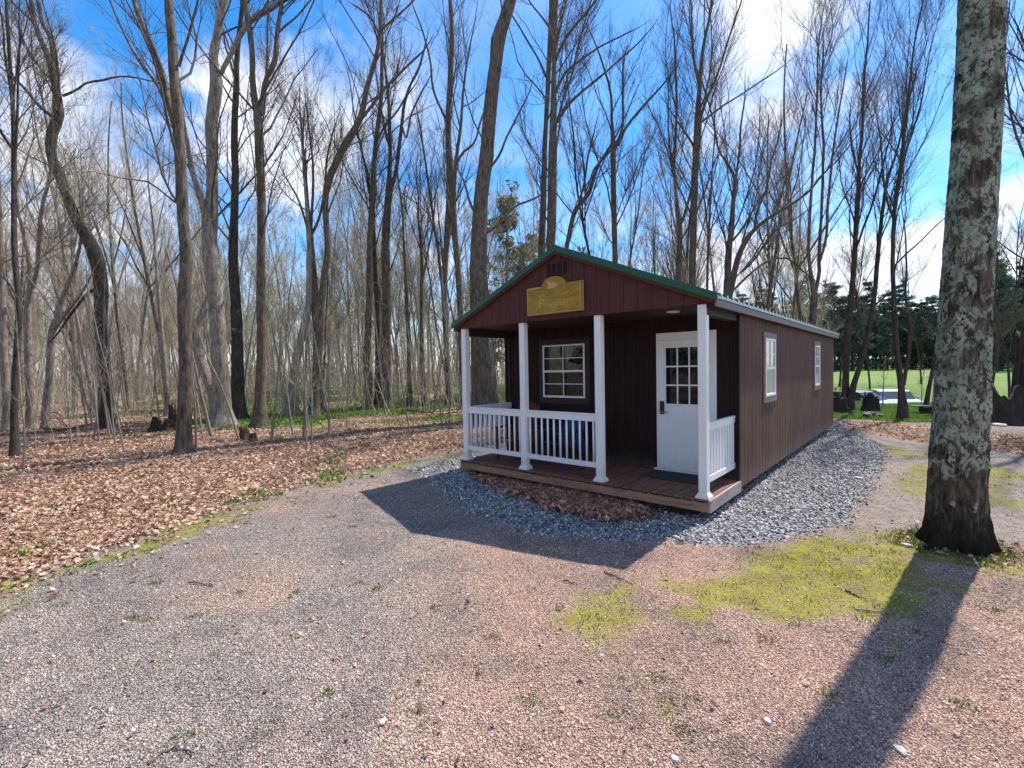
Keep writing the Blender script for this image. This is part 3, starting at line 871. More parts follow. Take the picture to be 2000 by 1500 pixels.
def hero(label, stems, bark='bark', crown=(26, 170, 1000), zmin=3.0, twig='twig', seed=0, D=None, name='bare_tree', ang=.6, drift=.22, up=.25, ext=4.5, buds=0, group=TREES_G, lmax=3.6):
    """stems[0] starts at the base (x, y, width px); the others are limbs of the same tree"""
    rng = np.random.default_rng(100+seed)
    bx, by = G(*stems[0][0][:2])
    depth = D if D else float(np.dot([bx, by, -CAM_H], _fw))
    if D:
        b3 = pw(stems[0][0][0], stems[0][0][1], D); bx, by = b3[0], b3[1]
    gz = float(ground_z(np.array([bx]), np.array([by]))[0])
    base = np.array([bx, by, gz])
    root = empty(name, tuple(base), 0, label, 'tree', group)
    tubes = []; lim = []
    for si, st in enumerate(stems):
        pts = []; rr = []
        dd = 0.0; slope = 0 if si == 0 else rng.uniform(-drift, drift)*1.5
        for j, (px, py, w) in enumerate(st):
            if j and si: dd += slope*math.hypot(px-st[j-1][0], py-st[j-1][1])/F_PX*depth
            p = pw(px, py, depth+dd)
            pts.append(p); rr.append(max(w, 2.0)/2/F_PX*(depth+dd)*cosf(px))
        if si == 0:
            pts[0] = base+np.array([0, 0, -.12])
        last = np.array(pts[-1]); dr = last-np.array(pts[-2]); dr /= np.linalg.norm(dr)
        e = ext*(rr[-1]/.06)**.5 if (st[-1][1] < 12 or si == 0) else 1.2
        e = min(e, 7)
        r_ = rr[-1]
        for q in range(4):
            dr = dr+rng.normal(0, .07, 3)+np.array([0, 0, .05]); dr /= np.linalg.norm(dr)
            last = last+dr*e/4; pts.append(last); rr.append(r_*(1-.22*(q+1)))
        n = max(10, min(60, int(np.linalg.norm(np.diff(np.array(pts), axis=0), axis=1).sum()/.28)))
        P, R = resample(pts, rr, n)
        wb = np.cumsum(rng.normal(0, .006, (n, 3)), 0); wb -= np.linspace(0, 1, n)[:, None]*wb[-1]
        P = P+wb
        if si == 0: R = flare(P, R)
        R = R*(1+rng.normal(0, .025, n))
        P = P-base
        tubes.append((P[None], R[None], 12 if si == 0 else 7))
        P2, R2 = resample(P, R, 16); lim.append((P2, R2))
    tube_obj('trunk', tubes, M[bark], root)
    LP = np.stack([a for a, b in lim]); LR = np.stack([b for a, b in lim])
    cr = crown_from(LP, LR, rng, crown, zmin-gz, ang, up, lmax=lmax)
    if cr:
        a, b, d = cr
        tube_obj('crown', [(a[0], a[1], 5), (b[0], b[1], 3), (d[0], d[1], 3)], M[twig], root)
        if buds: bud_mesh('spring_leaves', d[0], buds, M['buds'], root, rng)
    return root


def HEROES():
    hero('crooked tree with a snaking trunk leaning left, at the left of the woods', [
        [(207, 836, 34), (206, 760, 29), (203, 700, 28), (197, 630, 29), (195, 549, 31), (188, 510, 33), (165, 456, 27), (150, 430, 26), (119, 350, 24), (100, 297, 24), (104, 255, 25), (115, 227, 24), (112, 189, 21), (98, 122, 15), (70, 52, 11), (60, 0, 9)],
        [(104, 150, 12), (103, 100, 13), (98, 70, 12), (85, 50, 11), (75, 8, 9)],
        [(66, 45, 8), (40, 20, 6), (10, -10, 5)],
        [(102, 228, 10), (86, 215, 8), (70, 200, 8), (50, 175, 8), (30, 155, 6), (0, 130, 5)],
        [(122, 187, 7), (145, 178, 6), (168, 161, 5), (200, 156, 5), (231, 149, 4), (260, 150, 4), (290, 157, 3)],
        [(196, 560, 9), (175, 570, 8), (150, 600, 7), (125, 635, 6)]], seed=1, zmin=4.5, bark='bark_dark')
    hero('straight dark trunk nearest the yard, forking high up, with grass at its foot', [
        [(360, 884, 36), (358, 840, 30), (359, 800, 29), (360, 700, 28), (358, 600, 27), (363, 500, 26), (358, 430, 25), (355, 350, 24), (350, 262, 23), (348, 210, 22), (341, 140, 21), (336, 70, 20), (329, 0, 18)],
        [(347, 260, 18), (338, 230, 18), (327, 196, 18), (315, 140, 15), (294, 87, 13), (266, 17, 11), (256, -20, 10)],
        [(318, 190, 8), (308, 168, 7), (287, 140, 6), (268, 112, 6), (252, 84, 5), (230, 38, 5), (210, -10, 4)],
        [(350, 130, 8), (356, 108, 6), (364, 80, 6), (372, 45, 6), (383, 8, 5)],
        [(343, 395, 5), (325, 380, 4), (305, 364, 4), (285, 353, 4), (262, 350, 3)],
        [(342, 276, 4), (325, 240, 3), (305, 205, 3), (288, 180, 2)]], seed=2, zmin=5.5, bark='bark', ang=.55)
    hero('thick grey twin stemmed tree behind the straight dark trunk', [
        [(435, 834, 48), (432, 800, 40), (430, 740, 35), (428, 700, 33), (422, 600, 32), (414, 520, 32), (408, 472, 33), (410, 425, 30), (413, 385, 25), (413, 315, 22), (413, 245, 24), (421, 190, 27), (424, 157, 26), (417, 122, 19), (427, 52, 17), (437, -5, 20)],
        [(404, 450, 18), (399, 410, 15), (385, 370, 13), (374, 335, 12), (368, 305, 11), (360, 250, 8), (352, 180, 6)],
        [(432, 142, 10), (442, 122, 10), (452, 101, 10), (466, 70, 11), (486, 42, 12), (525, 17, 13), (575, -12, 9)],
        [(428, 800, 24), (410, 750, 22), (396, 712, 22), (384, 675, 20), (383, 640, 20), (396, 612, 16), (404, 588, 12)]], seed=3, zmin=5.5, bark='bark_pale')
    hero('straight slim dark trunk just right of the thick grey tree', [
        [(467, 820, 32), (465, 780, 27), (463, 700, 25), (460, 600, 22), (454, 510, 20), (455, 440, 17), (458, 350, 15), (457, 262, 14), (461, 175, 12), (462, 110, 11), (466, 60, 10), (474, 0, 8)],
        [(461, 160, 5), (450, 120, 4), (440, 90, 4), (436, 60, 3)],
        [(461, 205, 5), (448, 190, 4), (434, 165, 3)]], seed=4, zmin=6, bark='bark_dark')
    hero('tall trunk forking in two high up, left of the fan shaped tree', [
        [(507, 835, 34), (508, 805, 25), (509, 760, 21), (511, 690, 19), (510, 620, 18), (510, 550, 18), (511, 450, 17), (511, 385, 17), (507, 280, 18), (505, 235, 18), (498, 190, 13), (495, 157, 12), (493, 98, 11), (484, 35, 13), (479, -10, 11)],
        [(508, 225, 12), (513, 190, 11), (518, 157, 11), (533, 125, 11), (541, 60, 10), (550, -5, 8)],
        [(545, 62, 5), (560, 48, 4), (574, 38, 4), (602, 5, 3)],
        [(520, 150, 4), (523, 100, 4), (524, 40, 4), (527, -5, 3)]], seed=5, zmin=6)
    hero('leaning furrowed trunk with splayed roots left of the fan shaped tree', [
        [(568, 812, 36), (570, 790, 24), (575, 745, 20), (582, 690, 17), (592, 650, 16), (603, 600, 14), (606, 540, 12), (604, 470, 10), (600, 400, 7), (594, 330, 5)]], seed=6, zmin=7, bark='bark_pale')
    hero('tree whose slender stems open into a tall fan against the white cloud', [
        [(621, 810, 28), (620, 780, 22), (619, 720, 19), (618, 640, 18), (612, 560, 17), (607, 500, 16), (605, 455, 14), (600, 402, 8), (597, 330, 5), (590, 250, 4)],
        [(606, 460, 8), (609, 402, 6), (611, 330, 5), (606, 270, 4), (600, 220, 3)],
        [(608, 470, 6), (596, 430, 5), (580, 385, 4), (560, 350, 3)],
        [(609, 460, 6), (624, 420, 5), (634, 370, 4), (640, 300, 4), (652, 250, 3)]], seed=7, zmin=8, crown=(40, 300, 1900), up=.35, ang=.5, ext=2.5, buds=600, lmax=3.0)
    hero('tree with a long trunk leaning right beside the fan shaped tree', [
        [(612, 812, 22), (616, 760, 17), (622, 680, 15), (626, 600, 14), (633, 540, 13), (640, 490, 13), (637, 430, 12), (636, 385, 13), (645, 345, 14), (658, 315, 14), (678, 275, 13), (700, 240, 12), (718, 165, 10), (736, 105, 8), (743, 54, 7), (744, 0, 6)],
        [(700, 240, 7), (720, 215, 6), (745, 180, 6), (775, 150, 5), (815, 110, 4)],
        [(742, 70, 4), (725, 35, 4), (700, 15, 3)],
        [(744, 60, 4), (765, 40, 4), (800, 10, 3)]], seed=8, zmin=7, crown=(34, 240, 1500))
    hero('slim knobbly trunk left of the paired dark trunks', [
        [(718, 801, 24), (717, 770, 16), (720, 745, 19), (716, 720, 14), (719, 650, 14), (720, 600, 14), (721, 530, 13), (722, 465, 12), (725, 420, 12), (733, 300, 10), (745, 180, 8), (746, 60, 6), (746, 0, 5)],
        [(740, 270, 5), (752, 245, 4), (770, 225, 4), (800, 180, 3)]], seed=9, zmin=7)
    hero('thin dark trunk close against the left of the thick paired trunk', [
        [(738, 799, 15), (738, 720, 12), (736, 600, 10), (732, 520, 9), (729, 460, 8), (722, 380, 6), (714, 330, 5), (703, 280, 4)]], seed=10, zmin=7, crown=(16, 100, 600), bark='bark_dark')
    hero('dark trunk dividing into four upright limbs in the middle of the woods', [
        [(753, 797, 27), (753, 770, 22), (754, 690, 20), (755, 570, 18), (753, 450, 16), (755, 420, 15), (758, 375, 13), (760, 330, 9), (761, 270, 8), (759, 195, 6), (752, 130, 5)],
        [(758, 385, 9), (766, 362, 9), (772, 345, 8), (780, 290, 8), (787, 240, 7), (791, 205, 6), (801, 170, 5), (814, 144, 5), (829, 96, 4)],
        [(785, 245, 5), (793, 270, 3), (803, 225, 4), (830, 170, 3)],
        [(761, 290, 4), (752, 250, 4), (742, 200, 4), (735, 150, 3)]], seed=11, zmin=7, crown=(36, 260, 1700))
    hero('very slim trunk standing between the dark middle trunk and the cabin', [
        [(801, 797, 13), (800, 740, 9), (798, 660, 8), (793, 560, 7), (789, 470, 5), (785, 400, 4)]], seed=12, zmin=6, crown=(14, 90, 600))
    hero('small tree with fan crown left of the crossing slim trunks', [
        [(830, 794, 14), (828, 760, 10), (823, 660, 8), (822, 560, 7), (821, 480, 6), (815, 420, 4)],
        [(822, 560, 4), (835, 500, 4), (846, 440, 3), (850, 390, 3)]], seed=13, zmin=5.5, crown=(26, 200, 1300), ang=.5, up=.35)
    hero('slim trunk with a thin stem crossing it beside the cabin porch', [
        [(880, 792, 17), (876, 750, 13), (871, 650, 12), (868, 560, 12), (872, 490, 11), (876, 440, 14), (879, 380, 15), (880, 330, 15), (876, 280, 12), (876, 240, 12), (880, 150, 11), (883, 90, 10), (880, 0, 8)],
        [(870, 600, 6), (862, 540, 6), (858, 490, 6), (850, 440, 5), (840, 370, 5), (832, 315, 4), (820, 240, 4)],
        [(874, 240, 6), (862, 215, 5), (845, 170, 5), (840, 120, 4), (825, 60, 4), (810, 20, 3)]], seed=14, zmin=6.5, crown=(32, 230, 1500))
    hero('slim trunk immediately left of the massive leaning trunk', [
        [(906, 800, 16), (904, 720, 13), (901, 620, 13), (895, 520, 12), (889, 450, 12), (887, 400, 10), (890, 330, 8), (900, 250, 6), (905, 180, 5)],
        [(889, 330, 5), (903, 300, 5), (925, 280, 4), (938, 240, 4)]], seed=15, zmin=6.5)
    hero('massive leaning trunk rising behind the porch corner', [
        [(950, 816, 62), (948, 790, 54), (945, 740, 50), (942, 680, 46), (937, 600, 38), (934, 520, 34), (936, 450, 31), (940, 380, 29), (951, 300, 27), (957, 220, 27), (962, 170, 26), (970, 115, 24), (974, 75, 28), (985, 40, 25), (998, 0, 23)],
        [(944, 460, 6), (972, 440, 5), (1003, 405, 5), (1040, 390, 4), (1060, 378, 3)],
        [(955, 330, 5), (975, 305, 5), (990, 270, 4), (1010, 230, 4), (1030, 190, 3)],
        [(930, 420, 6), (918, 395, 5), (908, 360, 4), (895, 330, 3)]], seed=16, zmin=7.5, bark='bark', D=17.5, crown=(26, 180, 1000))
    hero('left trunk of the tall pair rising behind the roof ridge', [
        [(1052, 790, 18), (1056, 600, 15), (1059, 470, 14), (1062, 400, 12), (1064, 300, 10), (1069, 180, 9), (1075, 80, 10), (1078, 0, 12)],
        [(1066, 150, 5), (1048, 110, 4), (1030, 81, 4), (1012, 50, 3), (1000, 30, 3)],
        [(1077, 60, 5), (1060, 35, 4), (1040, 10, 3)]], seed=17, zmin=6.5, D=19)
    hero('right trunk of the tall pair, with long limbs sweeping right over the roof', [
        [(1074, 790, 22), (1076, 600, 19), (1076, 470, 18), (1078, 400, 18), (1081, 300, 17), (1082, 210, 13), (1083, 150, 9), (1085, 60, 8), (1088, 0, 7)],
        [(1088, 238, 7), (1110, 205, 6), (1135, 180, 5), (1165, 155, 5), (1195, 129, 4), (1250, 80, 3)],
        [(1083, 185, 7), (1093, 163, 6), (1102, 144, 5), (1128, 122, 5), (1159, 99, 4), (1222, 66, 3)],
        [(1085, 120, 6), (1100, 85, 6), (1120, 55, 6), (1140, 30, 5), (1162, 5, 4)],
        [(1084, 100, 5), (1094, 50, 5), (1104, 5, 4)]], seed=18, zmin=6.5, D=18, crown=(30, 220, 1300))
    hero('tree leaning right between the tall pair and the roof', [
        [(1095, 790, 12), (1100, 600, 10), (1105, 500, 9), (1114, 450, 9), (1124, 410, 9), (1150, 375, 8), (1160, 345, 6), (1170, 320, 5), (1192, 285, 4), (1215, 240, 3)],
        [(1128, 408, 5), (1140, 360, 4), (1150, 300, 4), (1160, 260, 3)]], seed=19, zmin=6.5, D=22, crown=(20, 150, 1000))
    hero('slim tree behind the roof dividing into a wide fan, centre of the sky', [
        [(1203, 790, 15), (1202, 600, 12), (1201, 450, 11), (1199, 360, 11), (1199, 285, 11), (1196, 240, 6), (1194, 180, 5), (1180, 130, 4)],
        [(1201, 290, 7), (1213, 255, 6), (1216, 180, 5), (1218, 120, 4)],
        [(1206, 285, 6), (1222, 250, 5), (1250, 215, 5), (1290, 170, 4)],
        [(1196, 290, 5), (1178, 310, 4), (1160, 330, 4), (1150, 360, 3)]], seed=20, zmin=7, D=21, crown=(40, 320, 2000), ang=.5, up=.35)
    hero('twin stemmed tree left of the tallest right-hand trunk behind the roof', [
        [(1326, 790, 14), (1326, 560, 12), (1327, 507, 11), (1327, 440, 11), (1321, 390, 7), (1317, 340, 6), (1321, 210, 5), (1318, 120, 4)],
        [(1329, 440, 6), (1340, 410, 6), (1350, 370, 5), (1358, 320, 4)],
        [(1317, 340, 4), (1308, 280, 4), (1305, 200, 3)]], seed=21, zmin=6, D=20, crown=(34, 260, 1500), up=.4, ang=.42)
    hero('tallest straight trunk behind the roof with wide spreading upper limbs', [
        [(1353, 790, 17), (1352, 600, 14), (1352, 507, 14), (1354, 420, 13), (1357, 350, 13), (1363, 245, 15), (1366, 180, 9), (1373, 100, 7), (1391, 0, 5)],
        [(1367, 235, 6), (1380, 195, 6), (1401, 150, 5), (1420, 90, 4), (1440, 30, 4)],
        [(1366, 170, 5), (1355, 110, 5), (1352, 50, 4), (1350, 0, 3)],
        [(1368, 240, 4), (1400, 215, 4), (1440, 190, 3), (1500, 150, 3)],
        [(1360, 290, 4), (1335, 255, 4), (1315, 225, 3)]], seed=22, zmin=6.5, D=18, crown=(44, 340, 2000), up=.35, ang=.5)
    hero('thin straight pole-like tree right of the tallest trunk behind the roof', [
        [(1379, 790, 7), (1381, 560, 5), (1382, 507, 5), (1387, 400, 4), (1390, 340, 3), (1396, 270, 3)]], seed=23, zmin=6, D=18, crown=(14, 90, 500), up=.4)
    hero('tree forking low behind the front eave corner of the roof', [
        [(1415, 790, 18), (1417, 620, 15), (1421, 540, 14), (1424, 490, 13), (1429, 440, 11), (1433, 380, 8), (1435, 350, 7), (1420, 320, 5), (1405, 297, 4), (1395, 250, 4)],
        [(1436, 352, 5), (1444, 300, 5), (1447, 245, 4), (1455, 190, 3)],
        [(1430, 470, 5), (1450, 445, 5), (1462, 425, 4), (1480, 395, 3)]], seed=24, zmin=4.5, D=17, crown=(34, 280, 1700), up=.35, ang=.5, lmax=3.0)
    hero('tree leaning far right over the eave with a long arching limb', [
        [(1405, 790, 16), (1420, 620, 14), (1432, 550, 13), (1445, 500, 12), (1457, 472, 12), (1472, 450, 9), (1482, 441, 8), (1510, 420, 7), (1545, 400, 6), (1580, 375, 5), (1610, 340, 4), (1640, 310, 3)],
        [(1474, 445, 6), (1478, 413, 6), (1487, 392, 5), (1496, 371, 5), (1505, 320, 4), (1520, 270, 3)],
        [(1450, 530, 6), (1470, 510, 5), (1495, 475, 5), (1515, 450, 4), (1550, 430, 3)],
        [(1430, 570, 5), (1465, 535, 5), (1500, 510, 4), (1540, 505, 4), (1570, 530, 3)]], seed=25, zmin=4.0, D=16, crown=(36, 300, 1900), up=.32, ang=.55, lmax=3.0)
    hero('slim tree behind the long eave splitting into three close upright stems', [
        [(1586, 795, 22), (1587, 700, 17), (1587, 620, 15), (1590, 575, 14), (1584, 540, 9), (1580, 510, 7), (1585, 385, 6), (1594, 245, 5), (1597, 140, 4)],
        [(1591, 575, 9), (1600, 540, 8), (1601, 507, 8), (1604, 420, 6), (1608, 297, 6), (1604, 192, 4), (1608, 100, 4)],
        [(1602, 510, 5), (1614, 470, 6), (1618, 402, 6), (1625, 315, 5), (1636, 230, 4), (1650, 150, 3)]], seed=26, zmin=5, D=15.5, crown=(50, 360, 2200), up=.5, ang=.38, lmax=3.0)
    hero('upright trunk of the V shaped pair just past the cabin corner', [
        [(1652, 802, 22), (1651, 770, 15), (1652, 732, 14), (1656, 648, 13), (1664, 564, 12), (1668, 518, 11), (1674, 402, 9), (1678, 332, 7), (1684, 262, 6), (1688, 157, 5), (1694, 80, 4)],
        [(1671, 490, 5), (1684, 450, 5), (1702, 402, 5), (1722, 330, 4), (1740, 260, 3)],
        [(1677, 340, 4), (1666, 300, 4), (1660, 230, 3)]], seed=27, zmin=5, crown=(46, 340, 2100), up=.45, ang=.4, bark='bark_dark', lmax=3.0)
    hero('leaning trunk of the V shaped pair just past the cabin corner', [
        [(1660, 803, 18), (1662, 782, 14), (1668, 745, 12), (1675, 726, 11), (1692, 662, 12), (1703, 606, 11), (1709, 560, 10), (1714, 508, 10), (1723, 420, 8), (1734, 350, 6), (1751, 297, 5), (1772, 210, 4), (1790, 140, 3)],
        [(1704, 600, 5), (1728, 580, 4), (1755, 560, 3)],
        [(1694, 640, 4), (1672, 650, 3), (1655, 665, 3)]], seed=28, zmin=5, crown=(40, 300, 1900), up=.42, ang=.42, bark='bark_dark', lmax=3.0)
    hero('black trunk forking near the ground in front of the lawn', [
        [(1763, 820, 26), (1763, 795, 20), (1761, 770, 15), (1757, 735, 13), (1751, 676, 12), (1748, 592, 10), (1746, 508, 9), (1748, 420, 9), (1760, 335, 9), (1770, 235, 7), (1779, 140, 4), (1790, 60, 4)],
        [(1764, 752, 10), (1770, 720, 9), (1776, 676, 9), (1774, 625, 7), (1768, 578, 5), (1770, 508, 4), (1766, 440, 3)],
        [(1762, 330, 5), (1776, 280, 5), (1800, 200, 4), (1812, 130, 3)],
        [(1748, 520, 4), (1772, 495, 4), (1800, 470, 3), (1830, 440, 3)],
        [(1746, 430, 5), (1730, 380, 5), (1722, 320, 4), (1716, 260, 3)]], seed=29, zmin=4, crown=(50, 380, 2300), up=.42, ang=.42, bark='bark_dark', lmax=3.0)
    hero('short thin trunk leaning right beside the lichen covered trunk', [
        [(1808, 800, 12), (1812, 775, 10), (1818, 745, 9), (1826, 712, 8), (1832, 690, 7), (1842, 660, 6), (1850, 600, 5), (1856, 540, 4)]], seed=30, zmin=3.5, crown=(20, 160, 900), bark='bark_dark', lmax=2.4)
    hero('tree at the right frame edge with branches reaching left past the lichen covered trunk', [
        [(2060, 830, 40), (2058, 700, 34), (2055, 560, 30), (2060, 420, 26), (2058, 260, 22), (2055, 100, 18), (2050, -30, 14)],
        [(2055, 560, 6), (2025, 520, 5), (1990, 500, 4), (1960, 480, 3)],
        [(2055, 330, 6), (2020, 290, 5), (1990, 240, 4), (1968, 200, 3)],
        [(2055, 180, 6), (2020, 120, 5), (1990, 60, 4)]], seed=31, zmin=3.5, crown=(40, 300, 1500), ang=.7, bark='bark_dark')
    hero('grey twin stemmed tree at the far left edge of the woods', [
        [(62, 838, 26), (60, 780, 20), (55, 700, 17), (56, 600, 16), (62, 560, 16), (60, 520, 13), (52, 470, 10), (40, 420, 8), (34, 350, 7), (28, 260, 5)],
        [(64, 560, 12), (70, 530, 11), (74, 470, 10), (82, 400, 9), (95, 350, 8), (100, 290, 6)],
        [(60, 500, 4), (42, 500, 4), (15, 510, 4), (-10, 520, 3)]], seed=32, zmin=6, bark='bark_pale', twig='twig_pale', crown=(34, 260, 1500))
    hero('grey tree bending right with a low elbow, left of the crooked tree', [
        [(92, 838, 20), (88, 800, 17), (96, 740, 17), (99, 680, 17), (104, 640, 17), (112, 620, 14), (120, 590, 12), (135, 550, 10), (150, 510, 8), (158, 460, 6)],
        [(108, 640, 10), (122, 620, 9), (145, 590, 8), (165, 560, 6)]], seed=33, zmin=5, bark='bark_pale', twig='twig_pale', crown=(26, 180, 1000))
    hero('pale grey trunk cut by the left edge of the picture', [
        [(15, 842, 24), (14, 780, 20), (10, 700, 18), (6, 600, 16), (0, 500, 14), (-4, 400, 12), (-6, 250, 9)]], seed=34, zmin=6, lmax=2.0, bark='bark_pale', twig='twig_pale', crown=(34, 240, 1200))
    hero('slim grey trunk leaning slightly left between the crooked tree and the straight dark trunk', [
        [(328, 812, 14), (326, 760, 12), (320, 700, 11), (315, 640, 10), (308, 560, 8), (303, 500, 7), (298, 430, 5), (292, 380, 4)],
        [(310, 560, 5), (322, 510, 5), (330, 470, 4)]], seed=35, zmin=6, bark='bark_pale', twig='twig_pale', crown=(24, 180, 1100))


HEROES()

# ------------------------------------------------------------------ big lichen-covered trunk


def big_tree():
    rng = np.random.default_rng(77)
    b = G(1866, 1068); depth = float(np.dot([b[0], b[1], -CAM_H], _fw))
    root = empty('large_maple', (b[0], b[1], 0), 0, 'massive trunk patched with pale green lichen, leaning right at the right of the yard', 'tree')
    prof = [(1866, 1120, 140), (1866, 1085, 134), (1868, 1040, 124), (1868, 1000, 118), (1871, 900, 112), (1878, 800, 110), (1881, 700, 108), (1884, 640, 105), (1888, 570, 104), (1891, 525, 103), (1896, 440, 102), (1901, 350, 101), (1907, 260, 101), (1911, 175, 100), (1915, 100, 99), (1918, 0, 98), (1926, -250, 88), (1935, -600, 74), (1950, -1100, 56), (1960, -1500, 42)]
    P = np.array([pw(x, y, depth) for x, y, w in prof]); R = np.array([w/2/F_PX*depth*cosf(x) for x, y, w in prof])
    P[0, 2] = -.1
    n = 420; P, R = resample(P, R, n); P[:, :2] -= b
    sides = 110
    h = P[:, 2]
    V, Q = tube_arrays(P[None], np.ones((1, n)), sides)
    V = V.reshape(n, sides, 3); C = P[:, None]
    D = V-C
    th = np.arange(sides)*2*np.pi/sides
    TH, HH = np.meshgrid(th, h)
    cx = np.cos(TH)*4; cy = np.sin(TH)*4
    per = lambda s, hs, seed: vnoise(cx*s+HH*hs*.37, cy*s+HH*hs, 1.0, seed)
    d = (per(1.0, .5, 1)-.5)*.10+(per(2.6, 1.6, 2)-.5)*.05
    rid = 1-np.abs(per(5.5, 2.0, 3)*2-1); d += (rid-.5)*.055
    rid = 1-np.abs(per(10.5, 5.0, 4)*2-1); d += (rid-.5)*.045+(per(16, 22, 6)-.5)*.035
    # root flares
    fl = np.exp(-np.maximum(HH, 0)/.16)*(.28*np.maximum(0, np.cos(TH*3+.6))**3+.20*np.maximum(0, np.cos(TH*5-1.0))**3+.05+.12*(per(3, 3, 9)-.5))
    # two burls on the right flank
    for (bz, bt, a_) in ((4.35, None, .14), (3.75, None, .08), (1.45, None, .05)):
        dirx = D[..., 0]
        d += a_*np.exp(-((HH-bz)/.13)**2)*np.clip(dirx, 0, 1)**3
    # healed branch scar facing the camera
    sx = D[..., 0]; sy = -D[..., 1]
    r2 = ((sx-.42)/.24)**2+((HH-.95)/.16)**2
    d += np.where(sy > 0, .05*np.exp(-((np.sqrt(r2)-1)/.25)**2)-.03*np.exp(-r2*2), 0)
    Rr = R[:, None]*(1+d)+fl*R[:, None]*1.3
    V = C+D*Rr[..., None]
    o = mesh_np('trunk', V.reshape(-1, 3), Q, None, M['bark_big'], root, smooth=True)
    top = P[-1]; tp = []
    for a in range(6):
        an = a*1.05; q = [top-np.array([0, 0, .8+a*.2])]
        dr = np.array([math.cos(an)*.55, math.sin(an)*.55, 1]); dr /= np.linalg.norm(dr)
        for k in range(7): dr = dr+rng.normal(0, .08, 3); dr /= np.linalg.norm(dr); q.append(q[-1]+dr*.9)
        tp.append(resample(q, np.linspace(.12, .02, 8), 16))
    LP = np.stack([a for a, b_ in tp]); LR = np.stack([b_ for a, b_ in tp])
    a_, b2, d2 = crown_from(LP, LR, rng, (20, 120, 500), 9, .6, .2)
    tube_obj('crown', [(LP, LR, 8), (a_[0], a_[1], 5), (b2[0], b2[1], 3), (d2[0], d2[1], 3)], M['twig'], root)


big_tree()

# ------------------------------------------------------------------ background woods: copied trees


def proto_tree(seed, H, r0, fork, bark, twig, nfork=3, crown=(40, 260, 1500), ang=.5, up=.3, buds=0, rmin=.006, lean=.05):
    rng = np.random.default_rng(500+seed)
    root = empty('woodland_tree', (0, 0, -60)); r0 *= .62
    d = np.array([rng.normal(0, lean), rng.normal(0, lean), 1.]); p = np.array([0., 0, -.15]); pts = [p]
    for k in range(12):
        d = d+rng.normal(0, .045, 3); d[2] = max(d[2], .8); d /= np.linalg.norm(d); p = p+d*H/12; pts.append(p)
    pts = np.array(pts); rr = r0*np.linspace(1, .18, 13)**.8
    P, R = resample(pts, rr, 26); R = flare(P, R)
    tubes = [(P[None], R[None], 8)]; lim = [resample(P, R, 16)]
    for k in range(nfork):
        t = fork+rng.uniform(-.08, .2); i = int(t*25); q = [P[i]]; dr = np.array([rng.normal(0, .35), rng.normal(0, .35), 1.]); dr /= np.linalg.norm(dr)
        Lf = (1-t)*H*rng.uniform(.75, 1.0)
        for j in range(8): dr = dr+rng.normal(0, .07, 3)+np.array([0, 0, .06]); dr /= np.linalg.norm(dr); q.append(q[-1]+dr*Lf/8)
        Pq, Rq = resample(q, R[i]*.68*np.linspace(1, .18, 9), 16); tubes.append((Pq[None], Rq[None], 6)); lim.append((Pq, Rq))
    tube_obj('trunk', tubes, M[bark], root)
    LP = np.stack([a for a, b in lim]); LR = np.stack([b for a, b in lim])
    a, b, c = crown_from(LP, LR, rng, crown, H*.22, ang, up, rmin, .42, .15, 3.4)
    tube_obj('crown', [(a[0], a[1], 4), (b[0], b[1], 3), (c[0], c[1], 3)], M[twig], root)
    if buds: bud_mesh('spring_leaves', c[0], buds, M['buds'], root, rng, .05)
    return root


def copy_tree(o, parent=None):
    c = o.copy(); COL.objects.link(c)
    if parent: c.parent = parent
    for ch in list(o.children): copy_tree(ch, c)
    return c


protos = [proto_tree(1, 17, .17, .4, 'bark', 'twig_pale', 3),
          proto_tree(2, 19, .20, .5, 'bark', 'twig_pale', 4),
          proto_tree(3, 15, .12, .35, 'bark_pale', 'twig_pale', 2, up=.4, ang=.42),
          proto_tree(4, 16, .14, .3, 'bark_pale', 'twig_pale', 3, buds=900),
          proto_tree(5, 13, .09, .4, 'bark_pale', 'twig_pale', 2, (30, 220, 1300), .45, .4),
          proto_tree(6, 18, .15, .45, 'bark_dark', 'twig', 3),
          proto_tree(7, 11, .06, .3, 'bark_pale', 'twig_pale', 2, (26, 180, 1000), .5, .4, buds=600),
          proto_tree(8, 20, .23, .35, 'bark_dark', 'twig', 4, (50, 340, 1900))]
used = set()


def px_of(x, y):
    d = np.array([x, y, -CAM_H]); return 1000+F_PX*np.dot(d, _rt)/np.dot(d, _fw)


WHERE = [(120, 'at the far left of the picture'), (260, 'behind the crooked snaking tree'), (400, 'behind the straight dark trunk'), (540, 'behind the twin stemmed grey tree'),
         (680, 'behind the fan shaped tree'), (800, 'behind the dark middle trunks'), (900, 'left of the porch'), (1060, 'behind the massive leaning trunk'), (1300, 'behind the cabin roof'),
         (1500, 'behind the front eave of the roof'), (1640, 'behind the long eave'), (1840, 'beyond the V shaped pair'), (3000, 'right of the lichen covered trunk')]
KIND = ['mid brown', 'tall brown', 'slender pale grey', 'budding pale', 'thin pale grey', 'tall dark', 'small budding', 'big dark']


